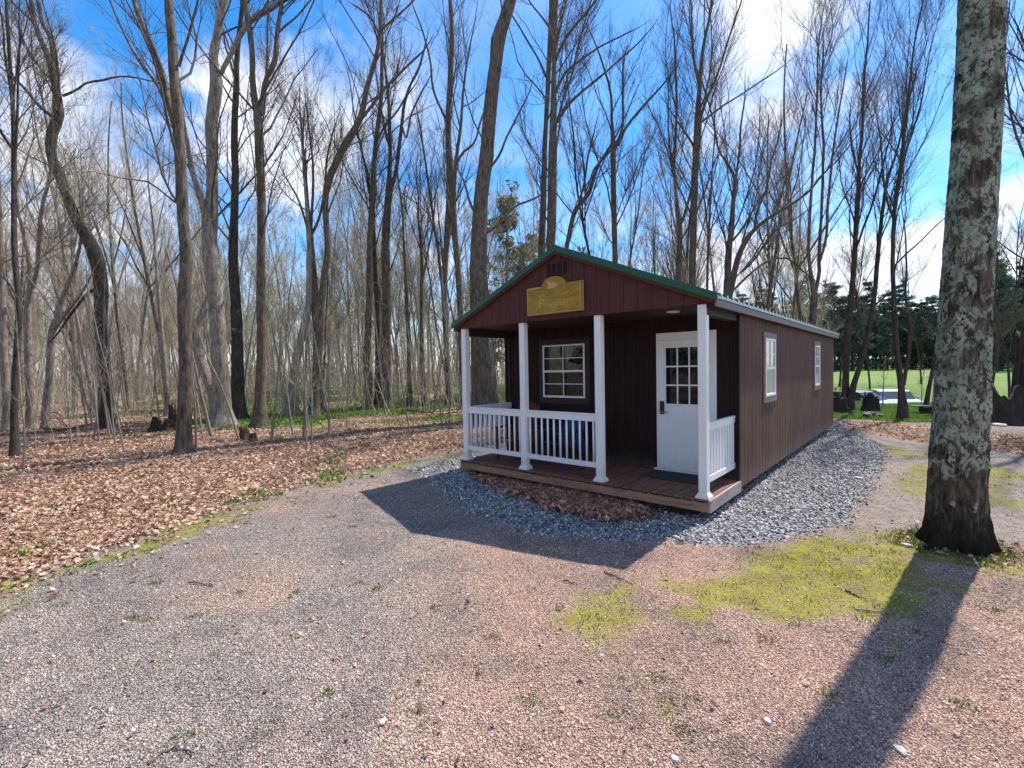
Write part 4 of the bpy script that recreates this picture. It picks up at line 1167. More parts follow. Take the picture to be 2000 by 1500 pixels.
def place_bg(x, y, k, rz, s, extra=''):
    if k in used: o = copy_tree(protos[k])
    else: o = protos[k]; used.add(k)
    o.location = (x, y, float(ground_z(np.array([x]), np.array([y]))[0])); o.rotation_euler = (0, 0, rz); o.scale = (s, s, s*RNG.uniform(.92, 1.08))
    w = next(t for lim, t in WHERE if px_of(x, y) < lim) if y > 0 else 'behind the photographer'
    d = math.hypot(x, y)
    dd = 'near' if d < 30 else ('deep in' if d < 48 else 'far back')
    o['label'] = f'{KIND[k]} bare tree {dd} {w}' if dd != 'near' else f'{KIND[k]} bare tree {w}'
    o['category'] = 'tree'; o['group'] = 'bare woodland trees '+w


pts = []


def try_pt(x, y, md):
    for (a, b) in pts:
        if (a-x)**2+(b-y)**2 < md*md: return False
    pts.append((x, y)); return True


r2 = np.random.default_rng(9)
cnt = 0
# woods left of the cabin, thinning with distance
while cnt < 205:
    d = r2.uniform(24, 80); px = r2.uniform(-60, 960)
    p = pw(px, 700, d); x, y = p[0], p[1]
    if not try_pt(x, y, 1.3): continue
    nearp = d < 30
    k = int(r2.choice(8, p=[.1, .06, .2, .18, .22, .05, .17, .02] if nearp else [.15, .13, .17, .19, .14, .06, .13, .03]))
    place_bg(x, y, k, r2.uniform(0, 6.28), r2.uniform(.75, 1.05)); cnt += 1
# behind the cabin roof
cnt = 0
while cnt < 46:
    d = r2.uniform(20, 60); px = r2.uniform(960, 1600)
    p = pw(px, 700, d); x, y = p[0], p[1]
    if not try_pt(x, y, 1.6): continue
    place_bg(x, y, int(r2.choice([5, 5, 7, 0, 1, 2, 3])), r2.uniform(0, 6.28), r2.uniform(.7, .95)); cnt += 1
# a few thin ones by the lawn at the right
for (px, D, k, s) in ((1700, 34, 5, .7), (1800, 40, 5, .7), (1640, 38, 5, .8), (1935, 30, 5, .85), (1975, 24, 5, .7)):
    p = pw(px, 700, D); place_bg(p[0], p[1], k, px, s)
# woods out of frame that the windows mirror
for i in range(26):
    a = r2.uniform(rad(150), rad(215)); d = r2.uniform(13, 30)
    x, y = d*math.cos(a), d*math.sin(a)+5
    if x > -7: continue
    if try_pt(x, y, 2): place_bg(x, y, int(r2.choice([0, 1, 5, 7])), a, r2.uniform(.7, .9))

# distant woods that read as one mass
def far_woods():
    rng = np.random.default_rng(44); parts = []
    for i in range(340):
        d = rng.uniform(75, 130); px = rng.uniform(-150, 1620); p = pw(px, 720, d); H = rng.uniform(11, 17)
        q = np.array([p[0], p[1], -.3]); P = np.array([q+[rng.normal(0, .15*k), rng.normal(0, .15*k), k*H/6] for k in range(7)])
        LP, LR = resample(P, rng.uniform(.10, .22)*np.linspace(1, .15, 7), 9)
        parts.append(tube_arrays(LP[None], LR[None], 4))
        a = sprout(LP[None], LR[None], 26, .2, .98, .6, .35, .5, 4, .3, rng, .02, .15, None, 4.5)
        b = sprout(*a, 150, .1, 1, .7, .6, .6, 3, .2, rng, .013, .18, None, 2.2)
        parts.append(tube_arrays(a[0], a[1], 3)); parts.append(tube_arrays(b[0], b[1], 3))
    V, Q = join(parts)
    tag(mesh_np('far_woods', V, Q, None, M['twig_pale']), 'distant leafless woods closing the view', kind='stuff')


far_woods()


def thicket():
    rng = np.random.default_rng(45); n = 5200
    d = 19*(88/19)**(rng.random(n)**.75); px = rng.uniform(-120, 1560, n)
    q = np.stack([pw(a, 700, b) for a, b in zip(px, d)])[:, :2]
    # and the woods outside the left of the frame
    e = np.stack([rng.uniform(-45, -12, 1500), rng.uniform(-22, 14, 1500)], 1); q = np.concatenate([q, e])
    q = q[sdist(q[:, 0], q[:, 1], FOREST) > 2.5]; q = q[~under_cabin(q[:, 0], q[:, 1], 1.5)]
    n = len(q); H = rng.gamma(3, .9, n).clip(.8, 7); z = ground_z(q[:, 0], q[:, 1])
    P = np.empty((n, 6, 3)); P[:, 0] = np.c_[q, z-.05]; dr = np.c_[rng.normal(0, .22, (n, 2)), np.ones(n)]
    for k in range(1, 6):
        dr = dr+rng.normal(0, .08, (n, 3)); dr /= np.linalg.norm(dr, axis=1, keepdims=True); P[:, k] = P[:, k-1]+dr*(H/5)[:, None]
    R_ = (.004+.0035*H)[:, None]*np.linspace(1, .3, 6)[None]
    a = sprout(P, R_, n*6, .15, 1, .7, .4, .6, 4, .2, rng, .0045, .15, None, 1.6)
    b = sprout(*a, n*10, .1, 1, .7, .6, .6, 3, .1, rng, .0035, .18, None, .8)
    V, Q = join([tube_arrays(P, R_, 4), tube_arrays(a[0], a[1], 3), tube_arrays(b[0], b[1], 3)])
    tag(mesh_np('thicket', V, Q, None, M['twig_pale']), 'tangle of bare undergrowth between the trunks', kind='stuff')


thicket()

# undergrowth: pale saplings
SG = 'pale saplings in front of the woods'


def sapling(label, pts_px, seed, D=None, tw=14, group=SG):
    rng = np.random.default_rng(900+seed)
    b = G(*pts_px[0][:2]); depth = D or float(np.dot([b[0], b[1], -CAM_H], _fw))
    gz = float(ground_z(b[:1], b[1:])[0]); base = np.array([b[0], b[1], gz])
    P = [pw(x, y, depth+.12*j) for j, (x, y, w) in enumerate(pts_px)]; P[0] = base-[0, 0, .05]
    R = [max(w*.8, 1.4)/2/F_PX*depth*cosf(x) for x, y, w in pts_px]
    P, R = resample(P, R, 14); P = P-base
    root = empty('sapling', tuple(base), 0, label, 'sapling', group)
    tube_obj('trunk', [(P[None], R[None], 6)], M['sapling'], root)
    a = sprout(P[None], R[None], tw, .25, 1, .75, .3, .6, 5, .15, rng, .003, .14, None, 1.2)
    c = sprout(*a, tw*5, .2, 1, .7, .5, .6, 4, .1, rng, .0022, .16, None, .6)
    tube_obj('crown', [(a[0], a[1], 3), (c[0], c[1], 3)], M['sapling'], root)
    return root


SAP = [('pale sapling with a knobbly stem at the far left front', [(45, 925, 8), (48, 850, 6), (40, 760, 5), (34, 660, 4), (28, 560, 3)]),
       ('thin pale sapling left of the leaning sapling pair', [(140, 878, 5), (134, 800, 4), (128, 720, 3), (124, 640, 3)]),
       ('left stem of the leaning sapling pair in front of the crooked tree', [(228, 890, 5), (220, 820, 5), (213, 740, 4), (190, 650, 4), (172, 560, 3)]),
       ('right stem of the leaning sapling pair in front of the crooked tree', [(245, 887, 5), (228, 810, 5), (216, 740, 4), (212, 660, 4), (205, 600, 3)]),
       ('brown sapling leaning far left across the crooked tree', [(184, 842, 6), (165, 770, 5), (140, 700, 5), (112, 625, 4), (70, 560, 4), (20, 500, 3)]),
       ('straight brown sapling right of the crooked tree', [(194, 866, 7), (186, 780, 5), (180, 700, 4), (174, 600, 4), (168, 520, 3)]),
       ('pale sapling hugging the right side of the straight dark trunk', [(383, 879, 7), (382, 820, 6), (376, 740, 5), (366, 690, 4), (340, 620, 4), (310, 520, 3), (285, 450, 3)]),
       ('second pale sapling right of the straight dark trunk', [(397, 858, 5), (388, 800, 5), (380, 740, 4), (372, 660, 3), (362, 560, 3)]),
       ('long bare pole leaning left against the thick grey tree', [(468, 864, 6), (452, 810, 6), (430, 750, 5), (402, 690, 5), (388, 650, 4)]),
       ('pale sapling right of the two small stumps', [(529, 867, 8), (536, 800, 6), (544, 720, 5), (550, 650, 4), (556, 600, 3)]),
       ('slim pale sapling left of the fan shaped tree', [(573, 852, 5), (564, 790, 4), (556, 720, 3), (548, 650, 3)]),
       ('forward brown sapling before the fan shaped tree', [(598, 878, 5), (597, 800, 4), (594, 720, 3), (590, 620, 3)]),
       ('thin brown sapling beside the forward one before the fan shaped tree', [(608, 876, 4), (609, 800, 4), (606, 720, 3), (602, 640, 3)]),
       ('pale sapling right of the fan shaped tree', [(642, 857, 5), (642, 790, 4), (641, 720, 3), (640, 640, 3)]),
       ('straight thin sapling below the dark middle trunk', [(677, 838, 4), (679, 780, 3), (680, 700, 3), (682, 620, 3)]),
       ('short dark sapling left of the porch', [(862, 832, 3), (860, 800, 3), (857, 770, 2)]),
       ('thin forward sapling left of the porch post', [(878, 838, 5), (877, 780, 4), (876, 700, 3), (868, 600, 3), (862, 520, 3)]),
       ('dead grey pole leaning behind the porch corner', [(944, 795, 6), (938, 740, 5), (930, 690, 4), (922, 650, 4)]),
       ('thin black sapling left of the parked cars', [(1641, 800, 3), (1640, 770, 2), (1644, 740, 2)]),
       ('thin crooked sapling in front of the parked cars', [(1724, 800, 4), (1725, 765, 3), (1726, 735, 2), (1728, 700, 2)]),
       ('very thin sapling left of the short leaning trunk', [(1799, 803, 3), (1800, 770, 2), (1802, 740, 2), (1806, 720, 2)])]
sap_objs = []
for i, (lb, pp) in enumerate(SAP):
    sap_objs.append(sapling(lb, pp, i))
r3 = np.random.default_rng(15)
cnt = 0
while cnt < 50:
    d = r3.uniform(13.5, 30); px = r3.uniform(-20, 900); p = pw(px, 700, d); x, y = p[0], p[1]
    if sdist(np.array([x]), np.array([y]), FOREST)[0] < 2: continue
    src = sap_objs[int(r3.choice([1, 5, 9, 11, 13, 14]))]
    o = copy_tree(src); s = r3.uniform(.8, 1.5)
    o.location = (x, y, float(ground_z(np.array([x]), np.array([y]))[0])); o.rotation_euler = (0, 0, r3.uniform(0, 6.28)); o.scale = (s, s, s)
    w = next(t for lim, t in WHERE if px < lim).replace('behind', 'among the trunks by')
    o['label'] = 'slender upright sapling '+w; o['group'] = 'saplings '+w; o['category'] = 'sapling'; cnt += 1

# ------------------------------------------------------------------ conifers


def needle_cloud(centers, rad_, count, size, rng):
    i = rng.integers(0, len(centers), count)
    v = rng.normal(size=(count, 3)); v /= np.linalg.norm(v, axis=1, keepdims=True)
    p = centers[i]+v*(rad_[i]*rng.random(count)**.4)[:, None]*np.array([1, 1, .95])
    d = rng.normal(0, 1, (count, 3, 3))*size
    return (p[:, None]+d).reshape(-1, 3)


def pine(seed, H, mat, bare=.45, wid=2.4, dens=2600, size=.16, name='pine_tree'):
    rng = np.random.default_rng(700+seed); root = empty(name, (0, 0, -60))
    P = np.array([[rng.normal(0, .05*k), rng.normal(0, .05*k), k*H/9-.2] for k in range(10)]); P, R = resample(P, .2*np.linspace(1, .12, 10), 18)
    nb = 64; idx = rng.uniform(bare, .99, nb); cs = []; rs = []; BP = []
    for t in idx:
        q = P[int(t*17)]; an = rng.uniform(0, 6.28); L = wid*(1-((t-bare)/(1-bare))**1.6*.75)*rng.uniform(.5, 1.1)
        e = q+np.array([math.cos(an)*L, math.sin(an)*L, L*rng.uniform(.0, .75)])
        BP.append(np.stack([q, (q+e)/2+[0, 0, -.06], e]))
        for s in (.55, 1.0): cs.append(q+(e-q)*s); rs.append(.28+.36*L*.5*s)
    cs.append(P[-1]); rs.append(.5)
    BP = np.stack(BP); BR = np.tile(np.array([.045, .03, .012]), (nb, 1))
    tube_obj('trunk', [(P[None], R[None], 7), (BP, BR, 4)], M['bark_dark'], root)
    V = needle_cloud(np.array(cs), np.array(rs), dens, size, rng)
    mesh_np('crown', V, None, np.arange(len(V)).reshape(-1, 3), M[mat], root)
    return root


pp = [pine(1, 19, 'needles', .36, 2.5, 5200, .13), pine(2, 17, 'needles', .25, 2.8, 5200, .13), pine(3, 21, 'needles', .42, 2.4, 5200, .13), pine(4, 16, 'needles', .05, 2.7, 6500, .13)]
pu = set(); r4 = np.random.default_rng(31)
PW = [(1560, 'behind the long eave'), (1640, 'at the far cabin corner'), (1720, 'beyond the V shaped pair'), (1800, 'beyond the black forked trunk'), (1900, 'left of the lichen covered trunk'), (3000, 'at the right edge beyond the lawn')]
for i in range(170):
    if i < 74: px = 1440+i*(660/74)+r4.uniform(-5, 5); D = r4.uniform(112, 135)
    elif i < 150: px = 1440+(i-74)*(660/76)+r4.uniform(-5, 5); D = r4.uniform(138, 160)
    else: px = r4.uniform(1935, 2100); D = r4.uniform(75, 100)
    p = pw(px, 700, D); k = int(r4.integers(0, 4)) if i < 74 or i >= 150 else 3
    if k in pu: o = copy_tree(pp[k])
    else: o = pp[k]; pu.add(k)
    s = r4.uniform(.68, 1.08)
    o.location = (p[0], p[1], 0); o.rotation_euler = (0, 0, r4.uniform(0, 6.28)); o.scale = (s*1.4, s*1.4, s*1.08)
    w = next(t for lim, t in PW if px < lim)
    o['label'] = ('tall ' if s > .88 else 'low ')+'dark pine in the tree line '+w; o['category'] = 'tree'; o['group'] = 'pines '+w
for (px, D, H, sd, lb) in ((990, 32, 14.2, 11, 'tall olive conifer rising left of the tall trunk pair behind the roof'), (1040, 38, 13.5, 12, 'lower olive conifer behind the roof ridge'),
                           (1128, 44, 13.0, 13, 'pale olive conifer right of the tall trunk pair')):
    o = pine(sd, H, 'needles_olive', .18, 2.3, 4200, .11, 'conifer_tree'); p = pw(px, 700, D); o.location = (p[0], p[1], 0); tag(o, lb, 'tree')

# evergreens out of frame that the door glass mirrors
for i, (x, y) in enumerate(((-13, -3), (-17, 1), (-12, -9), (-20, -6), (-9, -13))):
    o = copy_tree(pp[3]); o.location = (x, y, 0); o.scale = (1, 1, .8); tag(o, 'low pine outside the left of the picture', 'tree', 'pines outside the left of the picture')

# ------------------------------------------------------------------ stumps, logs, branches, stones


def stump(name, label, base, r, h, seed, mat='rot_wood', tall=1.0, jag=.5, hollow=True, squash=1.0, cat='stump', dirr=None):
    rng = np.random.default_rng(1200+seed); sides = 40; n = 14
    th = np.arange(sides)*2*np.pi/sides
    prof = np.interp(th, np.linspace(0, 2*np.pi, 14), np.r_[rng.uniform(1-jag, 1, 13), 0][np.r_[0:13, 0]])
    if dirr is not None: prof = prof*(.55+.75*np.clip(np.cos(th-dirr), 0, 1))
    prof = prof+rng.normal(0, jag*(.13 if r < .5 else .05), sides)
    V = []
    for k in range(n):
        t = k/(n-1)
        rr = r*(1+.45*math.exp(-t*6))*(1-.15*t)
        lob = 1+.10*np.cos(th*3+seed)+.07*np.cos(th*7+1)+rng.normal(0, .035, sides)+.25*math.exp(-t*5)*np.maximum(0, np.cos(th*4+seed))
        V.append(np.stack([np.cos(th)*rr*lob, np.sin(th)*rr*lob*squash, prof*h*t-.06*(k == 0)], 1))
    top = V[-1].copy(); inner = top*np.array([.72, .72, 1]); inner[:, 2] -= .03*h; V.append(inner)
    low = top*np.array([.55, .55, 0]); low[:, 2] = h*.35*(1-jag); V.append(low)
    V = np.array(V); m = len(V)
    i = (np.arange(m-1)[:, None]*sides+np.arange(sides)[None]); j = (np.arange(m-1)[:, None]*sides+(np.arange(sides)[None]+1) % sides)
    Q = np.stack([i, j, j+sides, i+sides], -1).reshape(-1, 4)
    Vf = np.concatenate([V.reshape(-1, 3), [[0, 0, h*.35*(1-jag)]]]); c = m*sides
    T3 = np.array([((m-1)*sides+a, (m-1)*sides+(a+1) % sides, c) for a in range(sides)])
    o = mesh_np(name, Vf, Q, T3, M[mat]); o.location = (base[0], base[1], float(ground_z(base[:1], base[1:])[0]))
    return tag(o, label, cat)


stump('dead_stump', 'wide black rotten stump with a broken rim at the right edge', G(1958, 826), .60, 1.25, 1, 'dark_wood', jag=.5, squash=.8)
stump('dead_snag', 'tall furrowed dead snag cut by the right edge behind the rotten stump', G(2022, 820), .55, 3.4, 9, 'rot_wood', jag=.3, squash=.9)
stump('dead_stump', 'black jagged stump in front of the parked cars', G(1700, 804), .28, .82, 2, 'dark_wood', jag=.35)
stump('dead_stump', 'low dark stump at the far cabin corner', G(1632, 806), .36, .66, 3, 'dark_wood', jag=.15)
stump('dead_stump', 'taller of the two small reddish stumps in the leaf litter', G(478, 861), .13, .36, 4, 'rot_wood', jag=.6)
stump('dead_stump', 'shorter of the two small reddish stumps in the leaf litter', G(494, 864), .10, .26, 5, 'rot_wood', jag=.3)
stump('uprooted_stump', 'black uprooted root mass left of the straight dark trunk', G(322, 842), .50, .62, 6, 'dark_wood', jag=.75, squash=.6)
stump('dead_stump', 'narrow brown snag beside the black uprooted roots', G(338, 838), .12, 1.0, 7, 'rot_wood', jag=.4)


def branch(label, pxs, w, seed, mat='sapling', name='fallen_branch', tw=6):
    rng = np.random.default_rng(1500+seed); P = []
    for (px, py) in pxs:
        g_ = G(px, py); P.append([g_[0], g_[1], float(ground_z(g_[:1], g_[1:])[0])+w*.6+rng.uniform(0, w*2)])
    P = np.array(P); o0 = P[0].copy(); P = P-o0
    P, R = resample(P, np.linspace(w, w*.4, len(P)), 14); P += rng.normal(0, w*.5, P.shape)
    gr = [(P[None], R[None], 6)]
    if tw:
        a = sprout(P[None], R[None], tw, .2, .95, .6, .3, .6, 4, .05, rng, w*.2, .12, None, 1.0); gr.append((a[0], a[1], 3))
    V, Q = join([tube_arrays(*t) for t in gr]); o = mesh_np(name, V, Q, None, M[mat], None, True); o.location = o0
    return tag(o, label, 'branch', 'dead branches lying on the ground')


branch('long dark fallen branch lying left of the porch', [(780, 803), (820, 808), (860, 811), (905, 808)], .05, 1, 'twig')
branch('pale fallen branch at the foot of the straight dark trunk', [(345, 905), (365, 893), (385, 912)], .022, 2)
branch('thin forked branch lying in the leaves left of the small stumps', [(410, 862), (432, 866), (452, 884)], .02, 3)
branch('long thin branch lying in the litter below the dark middle trunk', [(690, 858), (740, 855), (800, 853), (850, 846)], .022, 4)
branch('fallen dark limb at the left behind the saplings', [(80, 825), (130, 842), (190, 832), (245, 845)], .05, 5, 'twig')
branch('arched dead branch near the crooked tree', [(60, 820), (95, 812), (130, 835)], .04, 6, 'twig')
branch('short twig on the gravel before the porch', [(1100, 1135), (1130, 1142)], .008, 7, 'twig', 'twig', 0)
branch('bent twig on the gravel below the cabin shadow tip', [(1180, 1118), (1210, 1130), (1235, 1142)], .007, 8, 'twig', 'twig', 1)
branch('long twig lying on the moss by the lichen covered trunk', [(1650, 1155), (1690, 1175)], .009, 9, 'twig', 'twig', 0)
branch('pale twig on the gravel edge of the moss', [(1670, 1195), (1740, 1200)], .007, 10, 'sapling', 'twig', 0)
branch('curved dark twig at the bottom left of the driveway', [(290, 1490), (330, 1465), (380, 1470)], .008, 11, 'twig', 'twig', 1)
branch('dark twig on the driveway gravel left of centre', [(370, 1140), (420, 1147)], .008, 12, 'twig', 'twig', 0)
branch('fallen log lying on the grass edge behind the yard', [(1690, 817), (1710, 816), (1727, 816)], .10, 13, 'log_end', 'log', 0)['category'] = 'log'


def flat_stone(label, px, py, w, d, h, seed):
    bm = bmesh.new(); bmesh.ops.create_icosphere(bm, subdivisions=3, radius=1); rr = random.Random(seed)
    a, b = rr.uniform(0, 6), rr.uniform(0, 6)
    for v in bm.verts:
        k = 1+.15*math.sin(v.co.x*3+a)*math.cos(v.co.y*2.7+b)+rr.uniform(-.03, .03)
        v.co = Vector((v.co.x*w*k, v.co.y*d*k, max(-.6, min(.55, v.co.z))*h*k))
    me = bpy.data.meshes.new('flat_stone'); bm.to_mesh(me); bm.free(); me.materials.append(M['stone_flat'])
    o = bpy.data.objects.new('flat_stone', me); COL.objects.link(o); g_ = G(px, py)
    o.location = (g_[0], g_[1], float(ground_z(g_[:1], g_[1:])[0])+h*.4); o.rotation_euler = (rr.uniform(-.1, .1), rr.uniform(-.1, .1), rr.uniform(0, 3))
    return tag(o, label, 'stone')


flat_stone('large flat pale stone lying before the huge rotten stump', 1950, 832, .30, .16, .07, 1)
flat_stone('smaller grey stone right of the flat pale stone', 1974, 829, .17, .14, .13, 2)
flat_stone('small pale stone at the left foot of the lichen covered trunk', 1771, 1070, .045, .03, .025, 3)
flat_stone('pale stone on the crushed stone edge', 1677, 936, .07, .05, .03, 4)
flat_stone('dark angular stone in the right foreground gravel', 1499, 1416, .022, .018, .018, 5)
flat_stone('grey blue stone in the lower centre gravel', 1318, 1486, .02, .018, .015, 6)
flat_stone('white angular stone near the bottom right shadow edge', 1758, 1473, .035, .022, .018, 7)

# plank bench on a dark stump, beside the lichen covered trunk
b_ = G(1822, 810); bz = float(ground_z(b_[:1], b_[1:])[0])
bench = empty('plank_bench', (b_[0], b_[1], bz), rad(-25), 'dark block with a plank laid across it, left of the lichen covered trunk', 'bench')
MB().bevbox(-.34, .5, -.25, .25, 0, .30, .03).build('base', M['dark_wood'], bench)
MB().bevbox(-.60, .6, -.16, .16, .302, .335, .006).build('plank', M['log_end'], bench)

# far utility pole, small house glimpsed through the woods
p = pw(1957, 700, 105); pole = empty('utility_pole', (p[0], p[1], 0), rad(-40), 'thin dark pole with crossarm far beyond the lawn at the right edge', 'pole')
MB().cyl((0, 0, -.3), (0, 0, 4.9), .16, .12).build('post', M['dark_wood'], pole); MB().bevbox(-1, 1, -.08, .08, 4.6, 4.8, .01).build('crossarm', M['dark_wood'], pole)
p = pw(640, 730, 74); hs = empty('house', (p[0], p[1], 0), rad(15), 'small pale house glimpsed through the trunks behind the fan shaped tree', 'house')
MB().box(-1.3, 1.3, -1, 1, -.3, 2.4).build('wall', M['house_white'], hs)
MB().prism([(-1.6, 2.41), (1.6, 2.41), (0, 3.5)], -1.2, 1.2).build('roof', M['shingle'], hs)
for sx in (-.7, .7): MB().box(sx-.3, sx+.3, -1.04, -1.003, 1.0, 1.8).build('window', M['glass'], hs)

# ------------------------------------------------------------------ parked cars in the dip behind the bank


def car(label, x, y, rz, paint, z):
    c = empty('parked_car', (x, y, z), rz, label, 'car', 'cars parked behind the grass bank')
    bm = bmesh.new()
    prof = [(-2.15, .45), (-2.2, .75), (-2.05, .93), (-1.0, 1.02), (1.25, 1.02), (2.05, .98), (2.18, .8), (2.15, .4), (1.7, .3), (-1.8, .3)]
    def loft(prof, hw, inset, mat, name, bev=.05):
        mb = MB(); n = len(prof); vs = []
        for w, s in ((-hw, 1-inset), (-hw*.93, 1), (hw*.93, 1), (hw, 1-inset)):
            cy = sum(q[1] for q in prof)/n
            vs += [(w, px_*s if abs(w) == hw else px_, cy+(pz-cy)*s) for px_, pz in prof]
        fs = [tuple(range(n)), tuple(range(4*n-1, 3*n-1, -1))]
        for k in range(3): fs += [(k*n+i, k*n+(i+1) % n, (k+1)*n+(i+1) % n, (k+1)*n+i) for i in range(n)]
        return mb.add(vs, fs).build(name, mat, c)
    loft(prof, .9, .08, paint, 'body')
    glass = [(-1.15, 1.021), (-.45, 1.40), (.75, 1.41), (1.45, 1.021)]
    loft(glass, .76, .03, M['glass'], 'windows')
    loft([(-.50, 1.40), (-.42, 1.455), (.70, 1.465), (.80, 1.41)], .74, .03, paint, 'roof')
    for sx in (-1, 1):
        for yy in (-1.35, 1.35):
            w = MB().cyl((sx*.72, yy, .32), (sx*.93, yy, .32), .32, n=20).build('wheel', M['tyre'], c)
            MB().cyl((sx*.932, yy, .32), (sx*.945, yy, .32), .19, n=14).build('rim', M['steel'], w)
        MB().bevbox(sx*.62-.2, sx*.62+.2, -2.23, -2.16, .66, .80, .02).build('headlight', M['lamp_glass'], c)
        MB().bevbox(sx*.66-.16, sx*.66+.16, 2.12, 2.2, .72, .88, .02).build('tail_light', M['red_lens'], c)
        MB().bevbox(sx*.98-.08, sx*.98+.08, -.82, -.70, 1.0, 1.14, .02).build('mirror', paint, c)
    MB().bevbox(-.8, .8, -2.25, -2.19, .40, .55, .02).build('bumper', M['black_metal'], c)
    bm.free(); return c


for (px, D, rz, paint, lb) in ((1672, 25.5, .5, 'car_silver', 'silver car seen between the V shaped pair and the black jagged stump'),
                               (1738, 26.5, -.35, 'car_white', 'white car with blue reflections left of the black forked trunk')):
    p = pw(px, 750, D); car(lb, p[0], p[1], rz, M[paint], float(ground_z(np.array([p[0]]), np.array([p[1]]))[0])-.02)

# ------------------------------------------------------------------ cabin (local: x = right along the front, y = back)
W, PD, LN, ZD = 4.34, 1.28, 8.945, .276
ZP, ZR, SL, OVS = 2.635, 3.705, .425, .134
CAB = empty('cabin', (CAB_O[0], CAB_O[1], 0), -CAB_YAW, 'small dark brown cabin with green metal roof and white railed porch', 'cabin')
rz_ = lambda x: ZR-SL*abs(x+W/2)


def siding_profile(a0, a1, groove=.203, gw=.011, gd=.008, off=0.0):
    cols = [(a0, 0)]; a = a0+groove-off
    while a < a1-.03:
        cols += [(a-gw/2, 0), (a-gw/2+.003, gd), (a+gw/2-.003, gd), (a+gw/2, 0)]; a += groove
    cols.append((a1, 0)); return cols


def siding_wall(name, a0, a1, z0, ztop, plane, facing, mat, extra=(), t=.045, off=0.0):
    """facing: 'f' plane y, outward -y; 'b' outward +y; 'r' plane x, outward +x; 'l' outward -x"""
    cols = siding_profile(a0, a1, off=off)
    for e in extra: cols.append((e, 0))
    cols = sorted(set(cols)); n = len(cols)
    sg = {'f': 1, 'b': -1, 'r': -1, 'l': 1}[facing]
    def pt(a, d, z): return (a, plane+sg*d, z) if facing in 'fb' else (plane+sg*d, a, z)
    V = []
    for a, d in cols: V.append(pt(a, d, z0))
    for a, d in cols: V.append(pt(a, d, ztop(a)))
    for a, d in cols: V.append(pt(a, t, z0))
    for a, d in cols: V.append(pt(a, t, ztop(a)))
    F = []
    for i in range(n-1):
        F += [(i, i+1, n+i+1, n+i), (2*n+i, 3*n+i, 3*n+i+1, 2*n+i+1), (n+i, n+i+1, 3*n+i+1, 3*n+i), (i, 2*n+i, 2*n+i+1, i+1)]
    F += [(0, n, 3*n, 2*n), (n-1, 3*n-1, 4*n-1, 2*n-1)]
    return MB().add(V, F).build(name, mat, CAB)


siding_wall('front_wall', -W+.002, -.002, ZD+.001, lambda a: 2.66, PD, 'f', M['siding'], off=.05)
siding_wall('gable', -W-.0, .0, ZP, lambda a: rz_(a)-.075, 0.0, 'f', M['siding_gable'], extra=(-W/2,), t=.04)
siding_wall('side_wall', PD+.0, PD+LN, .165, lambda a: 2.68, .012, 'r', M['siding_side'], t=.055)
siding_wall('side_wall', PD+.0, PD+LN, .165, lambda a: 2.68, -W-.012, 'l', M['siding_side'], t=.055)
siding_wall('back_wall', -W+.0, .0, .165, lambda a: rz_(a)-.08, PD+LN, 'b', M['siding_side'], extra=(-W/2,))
# corner boards and framing
MB().box(-.004, .018, PD-.06, PD-.002, .18, 2.66).box(-.07, -.006, PD-.022, PD-.003, ZD+.001, 2.655).build('corner_board', M['siding'], CAB)
MB().box(-W-.018, -W+.004, PD-.06, PD-.002, .18, 2.66).box(-W+.006, -W+.075, PD-.022, PD-.003, ZD+.001, 2.655).build('corner_board', M['brown_trim'], CAB)
MB().box(-W+.045, -.045, .045, PD-.003, ZP+.005, ZP+.02).build('porch_ceiling', M['brown_trim'], CAB)
MB().box(-.115, -.01, .045, PD-.003, 2.505, ZP+.002).build('side_header', M['brown_trim'], CAB)
MB().box(-W+.01, -W+.115, .045, PD-.003, 2.505, ZP+.002).build('side_header', M['brown_trim'], CAB)
MB().box(-.009, .10, .045, PD+LN+.05, 2.60, 2.625).box(-W-.10, -W+.009, .045, PD+LN+.05, 2.60, 2.625).build('soffit', M['brown_trim'], CAB)


